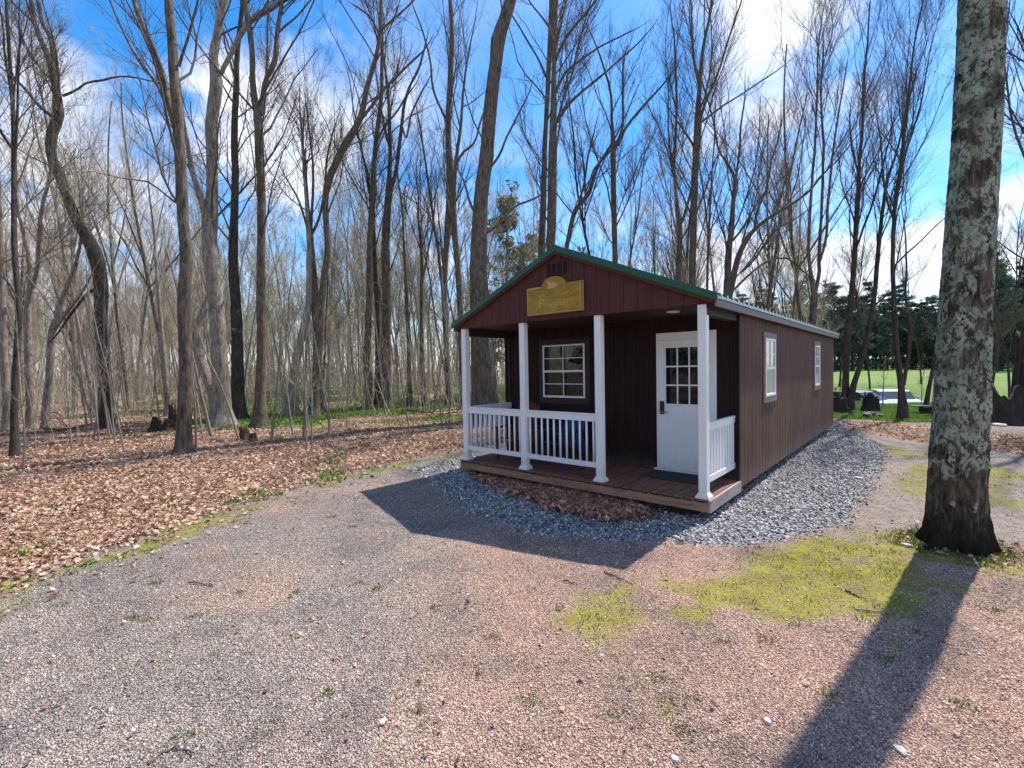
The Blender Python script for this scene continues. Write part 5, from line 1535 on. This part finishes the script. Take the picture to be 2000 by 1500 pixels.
def roof():
    y0, y1 = -.06, PD+LN+.12
    for sgn in (1, -1):
        mb = MB(); ends = MB(); xr = -W/2; xe = OVS if sgn > 0 else -W-OVS
        mb.add([(xr, y0, ZR-.03), (xe, y0, rz_(xe)-.03), (xe, y1, rz_(xe)-.03), (xr, y1, ZR-.03), (xr, y0, ZR-.012), (xe, y0, rz_(xe)-.012), (xe, y1, rz_(xe)-.012), (xr, y1, ZR-.012)],
               [(0, 1, 2, 3), (4, 7, 6, 5), (0, 4, 5, 1), (1, 5, 6, 2), (2, 6, 7, 3), (3, 7, 4, 0)])
        y = y0+.12
        xe2 = xe+.012*sgn
        while y < y1-.05:
            a, b, h = .034, .018, .030
            zr, ze = ZR-.0115, rz_(xe2)-.0115
            mb.add([(xr, y-a, zr), (xr, y-b, zr+h), (xr, y+b, zr+h), (xr, y+a, zr), (xe2, y-a, ze), (xe2, y-b, ze+h), (xe2, y+b, ze+h), (xe2, y+a, ze)],
                   [(0, 4, 5, 1), (1, 5, 6, 2), (2, 6, 7, 3), (4, 7, 6, 5)])
            xq = xe2+.004*sgn
            ends.add([(xe2, y-a, ze), (xe2, y-b, ze+h), (xe2, y+b, ze+h), (xe2, y+a, ze), (xq, y-a, ze), (xq, y-b, ze+h), (xq, y+b, ze+h), (xq, y+a, ze)], [(4, 5, 6, 7), (0, 3, 2, 1), (0, 1, 5, 4), (1, 2, 6, 5), (2, 3, 7, 6), (3, 0, 4, 7)])
            y += .2285
        mb.build('roof_panel', M['roof'], RO)
        # eave strip under the sheets, in the pale glint metal
        MB().box(min(xe, xe-.03*sgn), max(xe, xe-.03*sgn), y0+.01, y1-.01, rz_(xe)-.046, rz_(xe)-.031).build('drip_edge', M['roof_ends'], RO)
        ends.box(min(xe, xe+.004*sgn), max(xe, xe+.004*sgn), y0+.02, y1-.02, rz_(xe)-.0305, rz_(xe)-.0125)
        ends.build('sheet_ends', M['roof_ends'], RO)  # pale end caps paint the sun glint along the eave
    # rake trim on both gables: a green folded band following the slope
    for ya, yb in ((-.075, -.045), (y1-.02, y1+.01)):
        for sgn in (1, -1):
            xe = OVS+.01 if sgn > 0 else -W-OVS-.01
            q = [(-W/2, ZR+.005), (xe, rz_(xe)+.005), (xe, rz_(xe)-.075), (-W/2, ZR-.078)]
            MB().prism(q, ya, yb).build('rake_trim', M['roof'], RO)
            q = [(-W/2, ZR-.079), (xe-.05*sgn, rz_(xe-.05*sgn)-.078), (xe-.06*sgn, rz_(xe-.06*sgn)-.118), (-W/2, ZR-.120)]
            MB().prism(q, ya+.012 if ya < 0 else ya, -.005 if ya < 0 else yb-.005).build('rake_board', M['siding_gable'], RO)
    MB().add([(-W/2-.13, y0-.01, rz_(-W/2-.13)+.012), (-W/2, y0-.01, ZR+.022), (-W/2+.13, y0-.01, rz_(-W/2+.13)+.012), (-W/2-.13, y1, rz_(-W/2-.13)+.012), (-W/2, y1, ZR+.022), (-W/2+.13, y1, rz_(-W/2+.13)+.012),
              (-W/2-.13, y0-.01, rz_(-W/2-.13)+.0), (-W/2, y0-.01, ZR+.008), (-W/2+.13, y0-.01, rz_(-W/2+.13)+.0), (-W/2-.13, y1, rz_(-W/2-.13)), (-W/2, y1, ZR+.008), (-W/2+.13, y1, rz_(-W/2+.13))],
             [(0, 1, 4, 3), (1, 2, 5, 4), (6, 9, 10, 7), (7, 10, 11, 8), (0, 6, 7, 1), (1, 7, 8, 2), (0, 3, 9, 6), (2, 8, 11, 5), (3, 4, 10, 9), (4, 5, 11, 10)]).build('ridge_cap', M['roof'], RO)


RO = bpy.data.objects.new('roof', None); COL.objects.link(RO); RO.parent = CAB
roof()
MB().box(.101, .123, -.04, PD+LN+.09, 2.588, 2.672).build('fascia', M['taupe_trim'], CAB)
MB().box(-W-.117, -W-.095, -.04, PD+LN+.09, 2.592, 2.678).build('fascia', M['taupe_trim'], CAB)
# rake board ends and gable return
MB().prism([(.002, ZP+.001), (.092, ZP-.02), (.092, 2.67), (.002, 2.69)], -.002, .04).prism([(-W-.002, ZP+.001), (-W-.092, ZP-.02), (-W-.092, 2.67), (-W-.002, 2.69)], -.002, .04).build('gable_return', M['siding_gable'], CAB)

# deck
mb = MB(); a = -W
while a < -.02:
    b = min(a+.1385, 0.0)
    mb.bevbox(a+.004, b-.004, -.022, PD-.003, ZD-.024, ZD, .003)
    a += .1447
mb.build('deck_boards', M['deck'], CAB)
mb = MB()
aa = -W
while aa < -.02:  # black strips stand in for the dashed shadow under the board ends
    mb.box(aa+.012, aa+.100, -.0185, -.0125, ZD-.040, ZD-.0245); aa += .1447
mb.box(-W+.02, -.02, .004, .03, ZD-.036, ZD-.026)
mb.build('board_clips', M['void'], CAB)
MB().bevbox(-W, -2.31, -.012, .028, ZD-.155, ZD-.036, .004).bevbox(-2.306, -.004, -.012, .028, ZD-.155, ZD-.036, .004).build('rim_joist', M['rim_wood'], CAB)
MB().bevbox(-.001, .035, -.014, PD-.03, ZD-.155, ZD-.004, .004).build('rim_joist', M['end_wood'], CAB)
MB().bevbox(-W-.035, -W-.001, -.014, PD-.03, ZD-.155, ZD-.004, .004).build('rim_joist', M['end_wood'], CAB)
MB().box(-W+.35, -W+.5, .12, PD+LN-.05, -.03, .12).box(-.5, -.35, .12, PD+LN-.05, -.03, .12).box(-W/2-.07, -W/2+.07, .12, PD+LN-.05, -.03, .12).build('skid_beam', M['dark_wood'], CAB)
MB().box(-W+.05, -.05, .03, PD+LN-.05, .121, .163).build('floor_frame', M['dark_wood'], CAB)
for yy in (.35, 3.2, 6.0, 8.8):
    for xx in (-.3, -W+.3): MB().bevbox(xx-.16, xx+.1, yy-.1, yy+.12, -.05, .118, .008).build('foundation_block', M['dark_wood'], CAB)
MB().box(-W+.05, -.05, .02+PD, PD+LN-.05, ZD-.1, ZD-.02).build('floor', M['dark_wood'], CAB)

# posts
UP = [.07, 1.514, 2.908, W-.07]
for i, u in enumerate(UP):
    x = -u; y = .07; h = .052
    p_ = MB().bevbox(x-h, x+h, y-h, y+h, ZD+.055, ZP-.002, .005).build('post', M['vinyl'], CAB)
    mb = MB(); b0, b1 = .082, .056
    mb.box(x-b0, x+b0, y-b0, y+b0, ZD+.001, ZD+.018)
    mb.add([(x-b0, y-b0, ZD+.0185), (x+b0, y-b0, ZD+.0185), (x+b0, y+b0, ZD+.0185), (x-b0, y+b0, ZD+.0185), (x-b1, y-b1, ZD+.065), (x+b1, y-b1, ZD+.065), (x+b1, y+b1, ZD+.065), (x-b1, y+b1, ZD+.065)],
           [(0, 1, 5, 4), (1, 2, 6, 5), (2, 3, 7, 6), (3, 0, 4, 7), (4, 5, 6, 7), (0, 3, 2, 1)])
    mb.build('post_base', M['vinyl'], p_)


def railing(x0, y0, x1, y1, n, zt=1.238, zb=.458, tr=.115, br=.075, square=False):
    r = bpy.data.objects.new('railing', None); COL.objects.link(r); r.parent = CAB
    alx = abs(x1-x0) > abs(y1-y0)
    L = (x1-x0) if alx else (y1-y0)
    def bar(a0, a1, hw, z0, z1, b=.004):
        mb = MB()
        if alx: mb.bevbox(x0+a0, x0+a1, y0-hw, y0+hw, z0, z1, b)
        else: mb.bevbox(x0-hw, x0+hw, y0+a0, y0+a1, z0, z1, b)
        return mb
    bar(0, L, .030, zt-.028, zt, .006).build('top_rail', M['vinyl'], r)
    bar(0, L, .022, zt-tr, zt-.029, .003).build('top_rail', M['vinyl'], r)
    bar(0, L, .024, zb, zb+br, .004).build('bottom_rail', M['vinyl'], r)
    for k in range(n):
        a_ = L*(k+.5)/n if not square else L*(k+.7)/(n+.4)
        if square: mb = bar(a_-.019, a_+.019, .019, zb+br-.002, zt-tr+.002, .003)
        else:
            cx_, cy_ = (x0+a_, y0) if alx else (x0, y0+a_)
            mb = MB().cyl((cx_, cy_, zb+br-.002), (cx_, cy_, zt-tr+.002), .0165, n=10)
        mb.build('baluster', M['vinyl'], r, smooth=not square)
    return r


railing(-UP[3]+.052, .07, -UP[2]-.052, .07, 11)
railing(-UP[2]+.052, .07, -UP[1]-.052, .07, 11)
railing(-UP[0], .122, -UP[0], PD-.004, 10, 1.185, .44, .10, .085, True)
railing(-UP[3], .122, -UP[3], PD-.004, 9)

# front window
def window_f(parent, xa, xb, za, zb, y, rows, cols, fr=.035, split=True):
    """white frame on the y plane, facing -y"""
    mb = MB(); d0, d1 = y-.035, y-.001
    mb.bevbox(xa, xb, d0, d1, zb-fr, zb, .003).bevbox(xa, xb, d0, d1, za, za+fr*1.3, .003)
    mb.bevbox(xa, xa+fr, d0+.001, d1, za+fr*1.3, zb-fr, .003).bevbox(xb-fr, xb, d0+.001, d1, za+fr*1.3, zb-fr, .003)
    zm = (za+zb)/2
    mb.box(xa+fr, xb-fr, d0+.003, d1, zm-.018, zm+.018)
    m_ = .007
    for c in range(1, cols):
        xx = xa+fr+(xb-xa-2*fr)*c/cols; mb.box(xx-m_, xx+m_, d0+.012, d0+.022, za+fr, zm-.018).box(xx-m_, xx+m_, d0+.012, d0+.022, zm+.018, zb-fr)
    for (p0, p1) in ((za+fr*1.3, zm-.018), (zm+.018, zb-fr)):
        if rows > 1:
            z_ = (p0+p1)/2; mb.box(xa+fr, xb-fr, d0+.0125, d0+.0215, z_-m_, z_+m_)
    w = mb.build('window', M['vinyl'], parent)
    MB().box(xa+fr*.6, xb-fr*.6, y-.012, y-.003, za+fr*.6, zb-fr*.6).build('pane', M['glass'], w)
    return w


window_f(CAB, -3.43, -2.515, 1.362, 2.325, PD, 2, 2, .028)
# dark casing round the window
MB().box(-3.53, -3.435, PD-.018, PD-.001, 1.25, 2.43).box(-2.51, -2.415, PD-.018, PD-.001, 1.25, 2.43).box(-3.434, -2.511, PD-.018, PD-.001, 2.327, 2.43).box(-3.434, -2.511, PD-.018, PD-.001, 1.25, 1.36).build('window_casing', M['brown_trim'], CAB)


def window_s(ya, yb, za, zb):
    """side window on the right wall (x plane .012), facing +x; two over two above, plain below"""
    x = .014; d = .03; fr = .035; mb = MB(); zm = za+(zb-za)*.49
    mb.bevbox(x, x+d, ya, yb, zb-fr, zb, .003).bevbox(x, x+d, ya, yb, za, za+fr*1.2, .003)
    mb.bevbox(x, x+d-.001, ya, ya+fr, za+fr*1.2, zb-fr, .003).bevbox(x, x+d-.001, yb-fr, yb, za+fr*1.2, zb-fr, .003)
    mb.box(x, x+d-.003, ya+fr, yb-fr, zm-.02, zm+.02)
    ym = (ya+yb)/2; mb.box(x+.011, x+.019, ym-.008, ym+.008, zm+.02, zb-fr)
    mb.box(x+.0105, x+.0185, ya+fr, yb-fr, (zm+zb-fr)/2-.008, (zm+zb-fr)/2+.008)
    w = mb.build('window', M['vinyl'], CAB)
    MB().box(x+.002, x+.009, ya+fr*.6, yb-fr*.6, za+fr*.6, zb-fr*.6).build('pane', M['blind'], w)
    mb = MB(); t0, t1 = x, x+.022
    for (z0, z1, up_) in ((zb+.002, zb+.095, 1), (za-.095, za-.002, 0)):
        e0, e1 = (.09, .12) if up_ else (.12, .09)
        a0, a1 = ya-.09, yb+.09
        q = [(a0-(0 if up_ else 0), z0), (a1, z0), (a1+(.02 if up_ else 0), z1), (a0-(.02 if up_ else 0), z1)]
        mb.prism_x(q, t0, t1)
    mb.box(t0, t1-.004, ya-.075, ya-.002, za-.001, zb+.001).box(t0, t1-.004, yb+.002, yb+.075, za-.001, zb+.001)
    mb.build('trim', M['taupe_trim'], w)


window_s(2.60, 3.255, 1.375, 2.32)
window_s(7.14, 7.79, 1.375, 2.32)

# door: casing, slab, nine lites, two raised panels, smart lock with lever
xr, xl, zt = -.301, -1.205, 2.41
cw = .095
MB().bevbox(xl, xr, PD-.024, PD-.001, zt-.115, zt, .003).bevbox(xl, xl+.035, PD-.0235, PD-.001, ZD+.03, zt-.115, .003).bevbox(xr-cw, xr, PD-.0235, PD-.001, ZD+.03, zt-.115, .003).build('door_casing', M['vinyl'], CAB)
dx0, dx1, dz0, dz1 = xl+.037, xr-cw-.002, ZD+.035, zt-.118
mb = MB(); gx0, gx1, gz0, gz1 = dx0+.115, dx1-.115, 1.32, dz1-.115
yd = PD-.016
mb.box(dx0, gx0, yd, PD-.0015, dz0, dz1).box(gx1, dx1, yd, PD-.0015, dz0, dz1).box(gx0, gx1, yd, PD-.0015, gz1, dz1).box(gx0, gx1, yd, PD-.0015, dz0, gz0)
for k in (1, 2):
    xx = gx0+(gx1-gx0)*k/3; mb.box(xx-.011, xx+.011, yd+.001, yd+.006, gz0, gz1)
    z_ = gz0+(gz1-gz0)*k/3; mb.box(gx0, gx1, yd+.0013, yd+.0057, z_-.011, z_+.011)
# moulding round the lites
mb.box(gx0-.025, gx1+.025, yd-.008, yd-.0005, gz1, gz1+.025).box(gx0-.025, gx1+.025, yd-.008, yd-.0005, gz0-.025, gz0).box(gx0-.025, gx0, yd-.0075, yd-.0005, gz0, gz1).box(gx1, gx1+.025, yd-.0075, yd-.0005, gz0, gz1)
for (p0, p1) in ((dx0+.12, (dx0+dx1)/2-.03), ((dx0+dx1)/2+.03, dx1-.12)):
    q0, q1 = .56, 1.19
    for (e, h) in ((0, .003), (.03, .005)):
        mb.box(p0+e, p1-e, yd-h, yd-.0006, q1-e-.012, q1-e).box(p0+e, p1-e, yd-h, yd-.0006, q0+e, q0+e+.012)
        mb.box(p0+e, p0+e+.012, yd-h+.0003, yd-.0006, q0+e+.012, q1-e-.012).box(p1-e-.012, p1-e, yd-h+.0003, yd-.0006, q0+e+.012, q1-e-.012)
door = mb.build('door', M['door_white'], CAB)
MB().box(gx0-.005, gx1+.005, PD-.0085, PD-.003, gz0-.005, gz1+.005).build('pane', M['glass'], door)
lk = MB().bevbox(dx0+.022, dx0+.092, yd-.032, yd-.001, 1.155, 1.36, .012).build('lock', M['black_metal'], door)
MB().cyl((dx0+.057, yd-.031, 1.19), (dx0+.057, yd-.06, 1.19), .012).cyl((dx0+.05, yd-.055, 1.19), (dx0+.165, yd-.055, 1.188), .008, .007).build('handle', M['steel'], door)
MB().bevbox(xl-.04, xr+.02, PD-.06, PD-.002, ZD+.002, ZD+.032, .006).build('threshold', M['vinyl'], CAB)

# gable vent
vx0, vx1, vz0, vz1 = -2.362, -1.972, 3.30, 3.466
MB().box(vx0, vx1, -.004, -.001, vz0, vz1).build('gable_vent', M['void'], CAB)
mb = MB()
for k in range(5):
    xx = vx0+(vx1-vx0)*k/4; mb.box(xx-.007, xx+.007, -.016, -.0045, vz0, vz1)
mb.box(vx0-.012, vx1+.012, -.016, -.0045, vz1+.0005, vz1+.012).box(vx0-.012, vx1+.012, -.016, -.0045, vz0-.012, vz0-.0005)
mb.build('vent_slats', M['siding_gable'], CAB)
# recessed porch lights
for (xx, yy) in ((-.62, .50), (-3.25, .50)):
    MB().cyl((xx, yy, ZP-.012), (xx, yy, ZP+.004), .085, n=28).build('ceiling_light', M['lamp_glass'], CAB)

# ------------------------------------------------------------------ things hung on or standing in the cabin


def wpt(lx, ly, z=0.0):
    c, s = math.cos(-CAB_YAW), math.sin(-CAB_YAW)
    return (CAB_O[0]+c*lx-s*ly, CAB_O[1]+s*lx+c*ly, z)


def sign():
    sg = empty('wooden_sign', wpt(-2.2, -.03, 2.93), -CAB_YAW, 'amber varnished wooden sign with arched top hung on the gable', 'sign')
    x0, x1, z0, z1 = -.505, .49, -.208, .207
    arc = [(.225*math.cos(t), .195+.135*math.sin(t)) for t in np.linspace(0, math.pi, 16)]
    pts = [(x0, z0), (x1, z0), (x1, z1)]+arc+[(x0, z1)]
    MB().prism(pts, -.034, -.006).build('sign_board', M['sign'], sg)
    MB().prism([(x0-.006, z0-.006), (x1+.006, z0-.006), (x1+.006, z1+.006), (x0-.006, z1+.006)], -.005, .016).build('backing_board', M['sign_edge'], sg)
    e = -.0365
    # pale edge where the varnish ends
    MB().box(x0, x1-.004, e, -.0345, z0, z0+.012).box(x0, x0+.012, e, -.0345, z0+.012, z1-.004).box(x1-.02, x1-.008, e, -.0345, z0+.012, z1-.01).box(x0+.012, -.235, e, -.0345, z1-.022, z1-.004).build('sign_edge', M['sign_edge'], sg)
    # carved emblem in the arch: a pale peaked shape over a curved base
    em = [(-.115, .165), (-.10, .215), (-.105, .285), (-.07, .272), (-.045, .245), (.0, .243), (.045, .233), (.10, .222), (.06, .185), (-.0, .163), (-.07, .155)]
    MB().prism(em, -.038, -.0345).build('emblem', M['sign_edge'], sg)
    st1 = [(-.275, .070), (-.20, .073), (-.165, .084), (-.16, .075), (-.195, .058), (-.27, .056)]
    st2 = [(.155, .055), (.23, .062), (.275, .088), (.28, .078), (.24, .048), (.16, .045)]
    MB().prism(st1, -.038, -.0345).prism(st2, -.038, -.0345).build('carved_strokes', M['sign_edge'], sg)
    for (txt, x, z, s) in (('P', -.285, -.115, .21), ('awsouls', -.165, -.115, .135)):
        cu = bpy.data.curves.new('lettering', 'FONT'); cu.body = txt; cu.size = s; cu.extrude = .001
        tmp = bpy.data.objects.new('tmp', cu); COL.objects.link(tmp)
        bpy.context.view_layer.update()
        me = bpy.data.meshes.new_from_object(tmp.evaluated_get(bpy.context.evaluated_depsgraph_get()))
        bpy.data.objects.remove(tmp)
        me.materials.clear(); me.materials.append(M['sign_text'])
        o = bpy.data.objects.new('lettering', me); COL.objects.link(o); o.parent = sg
        o.location = (x, -.0355, z); o.rotation_euler = (math.pi/2, 0, 0)


sign()


def slat_chair(label, lx, ly, rz, mat, zt=.98):
    """porch chair with tall slatted back; local -y is the front"""
    c = empty('porch_chair', wpt(lx, ly, ZD), -CAB_YAW+rz, label, 'chair')
    for sx in (-1, 1):
        MB().bevbox(sx*.27-.02, sx*.27+.02, -.36, -.31, .001, .56, .004).build('leg', mat, c)
        MB().add([(sx*.27-.02, .25, .001), (sx*.27+.02, .25, .001), (sx*.27+.02, .31, .001), (sx*.27-.02, .31, .001), (sx*.27-.02, .12, .56), (sx*.27+.02, .12, .56), (sx*.27+.02, .17, .56), (sx*.27-.02, .17, .56)],
                 [(0, 3, 2, 1), (4, 5, 6, 7), (0, 1, 5, 4), (1, 2, 6, 5), (2, 3, 7, 6), (3, 0, 4, 7)]).build('leg', mat, c)
        MB().bevbox(sx*.29-.06, sx*.29+.06, -.40, .20, .562, .586, .005).build('arm', mat, c)
    mb = MB()
    for k in range(6):
        y = -.33+k*.085; z = .385-.018*k
        mb.bevbox(-.245, .245, y, y+.07, z, z+.02, .003)
    mb.build('seat', mat, c)
    mb = MB(); n = 7
    for k in range(n):
        x = -.24+.48*(k+.5)/n; top = zt-.05*((k-(n-1)/2)/3)**2; w = .029
        mb.add([(x-w, .10, .27), (x+w, .10, .27), (x+w, .12, .27), (x-w, .12, .27), (x-w, .33, top), (x+w, .33, top), (x+w, .35, top), (x-w, .35, top)],
               [(0, 3, 2, 1), (4, 5, 6, 7), (0, 1, 5, 4), (1, 2, 6, 5), (2, 3, 7, 6), (3, 0, 4, 7)])
    mb.bevbox(-.25, .25, .285, .308, .72, .78, .004).build('backrest', mat, c)
    return c


slat_chair('red brown slatted porch chair behind the left railing', -3.62, .78, rad(8), M['red_wood'], 1.0)
slat_chair('blue plastic slatted chair behind the right part of the railing', -2.62, .72, rad(-10), M['blue_plastic'], .84)
dm = MB().bevbox(-.42, .42, -.26, .26, .001, .014, .004).build('doormat', M['mat_rubber']); dm.location = wpt(-.80, PD-.36, ZD); dm.rotation_euler = (0, 0, -CAB_YAW)
tag(dm, 'dark doormat on the deck before the white door', 'doormat')
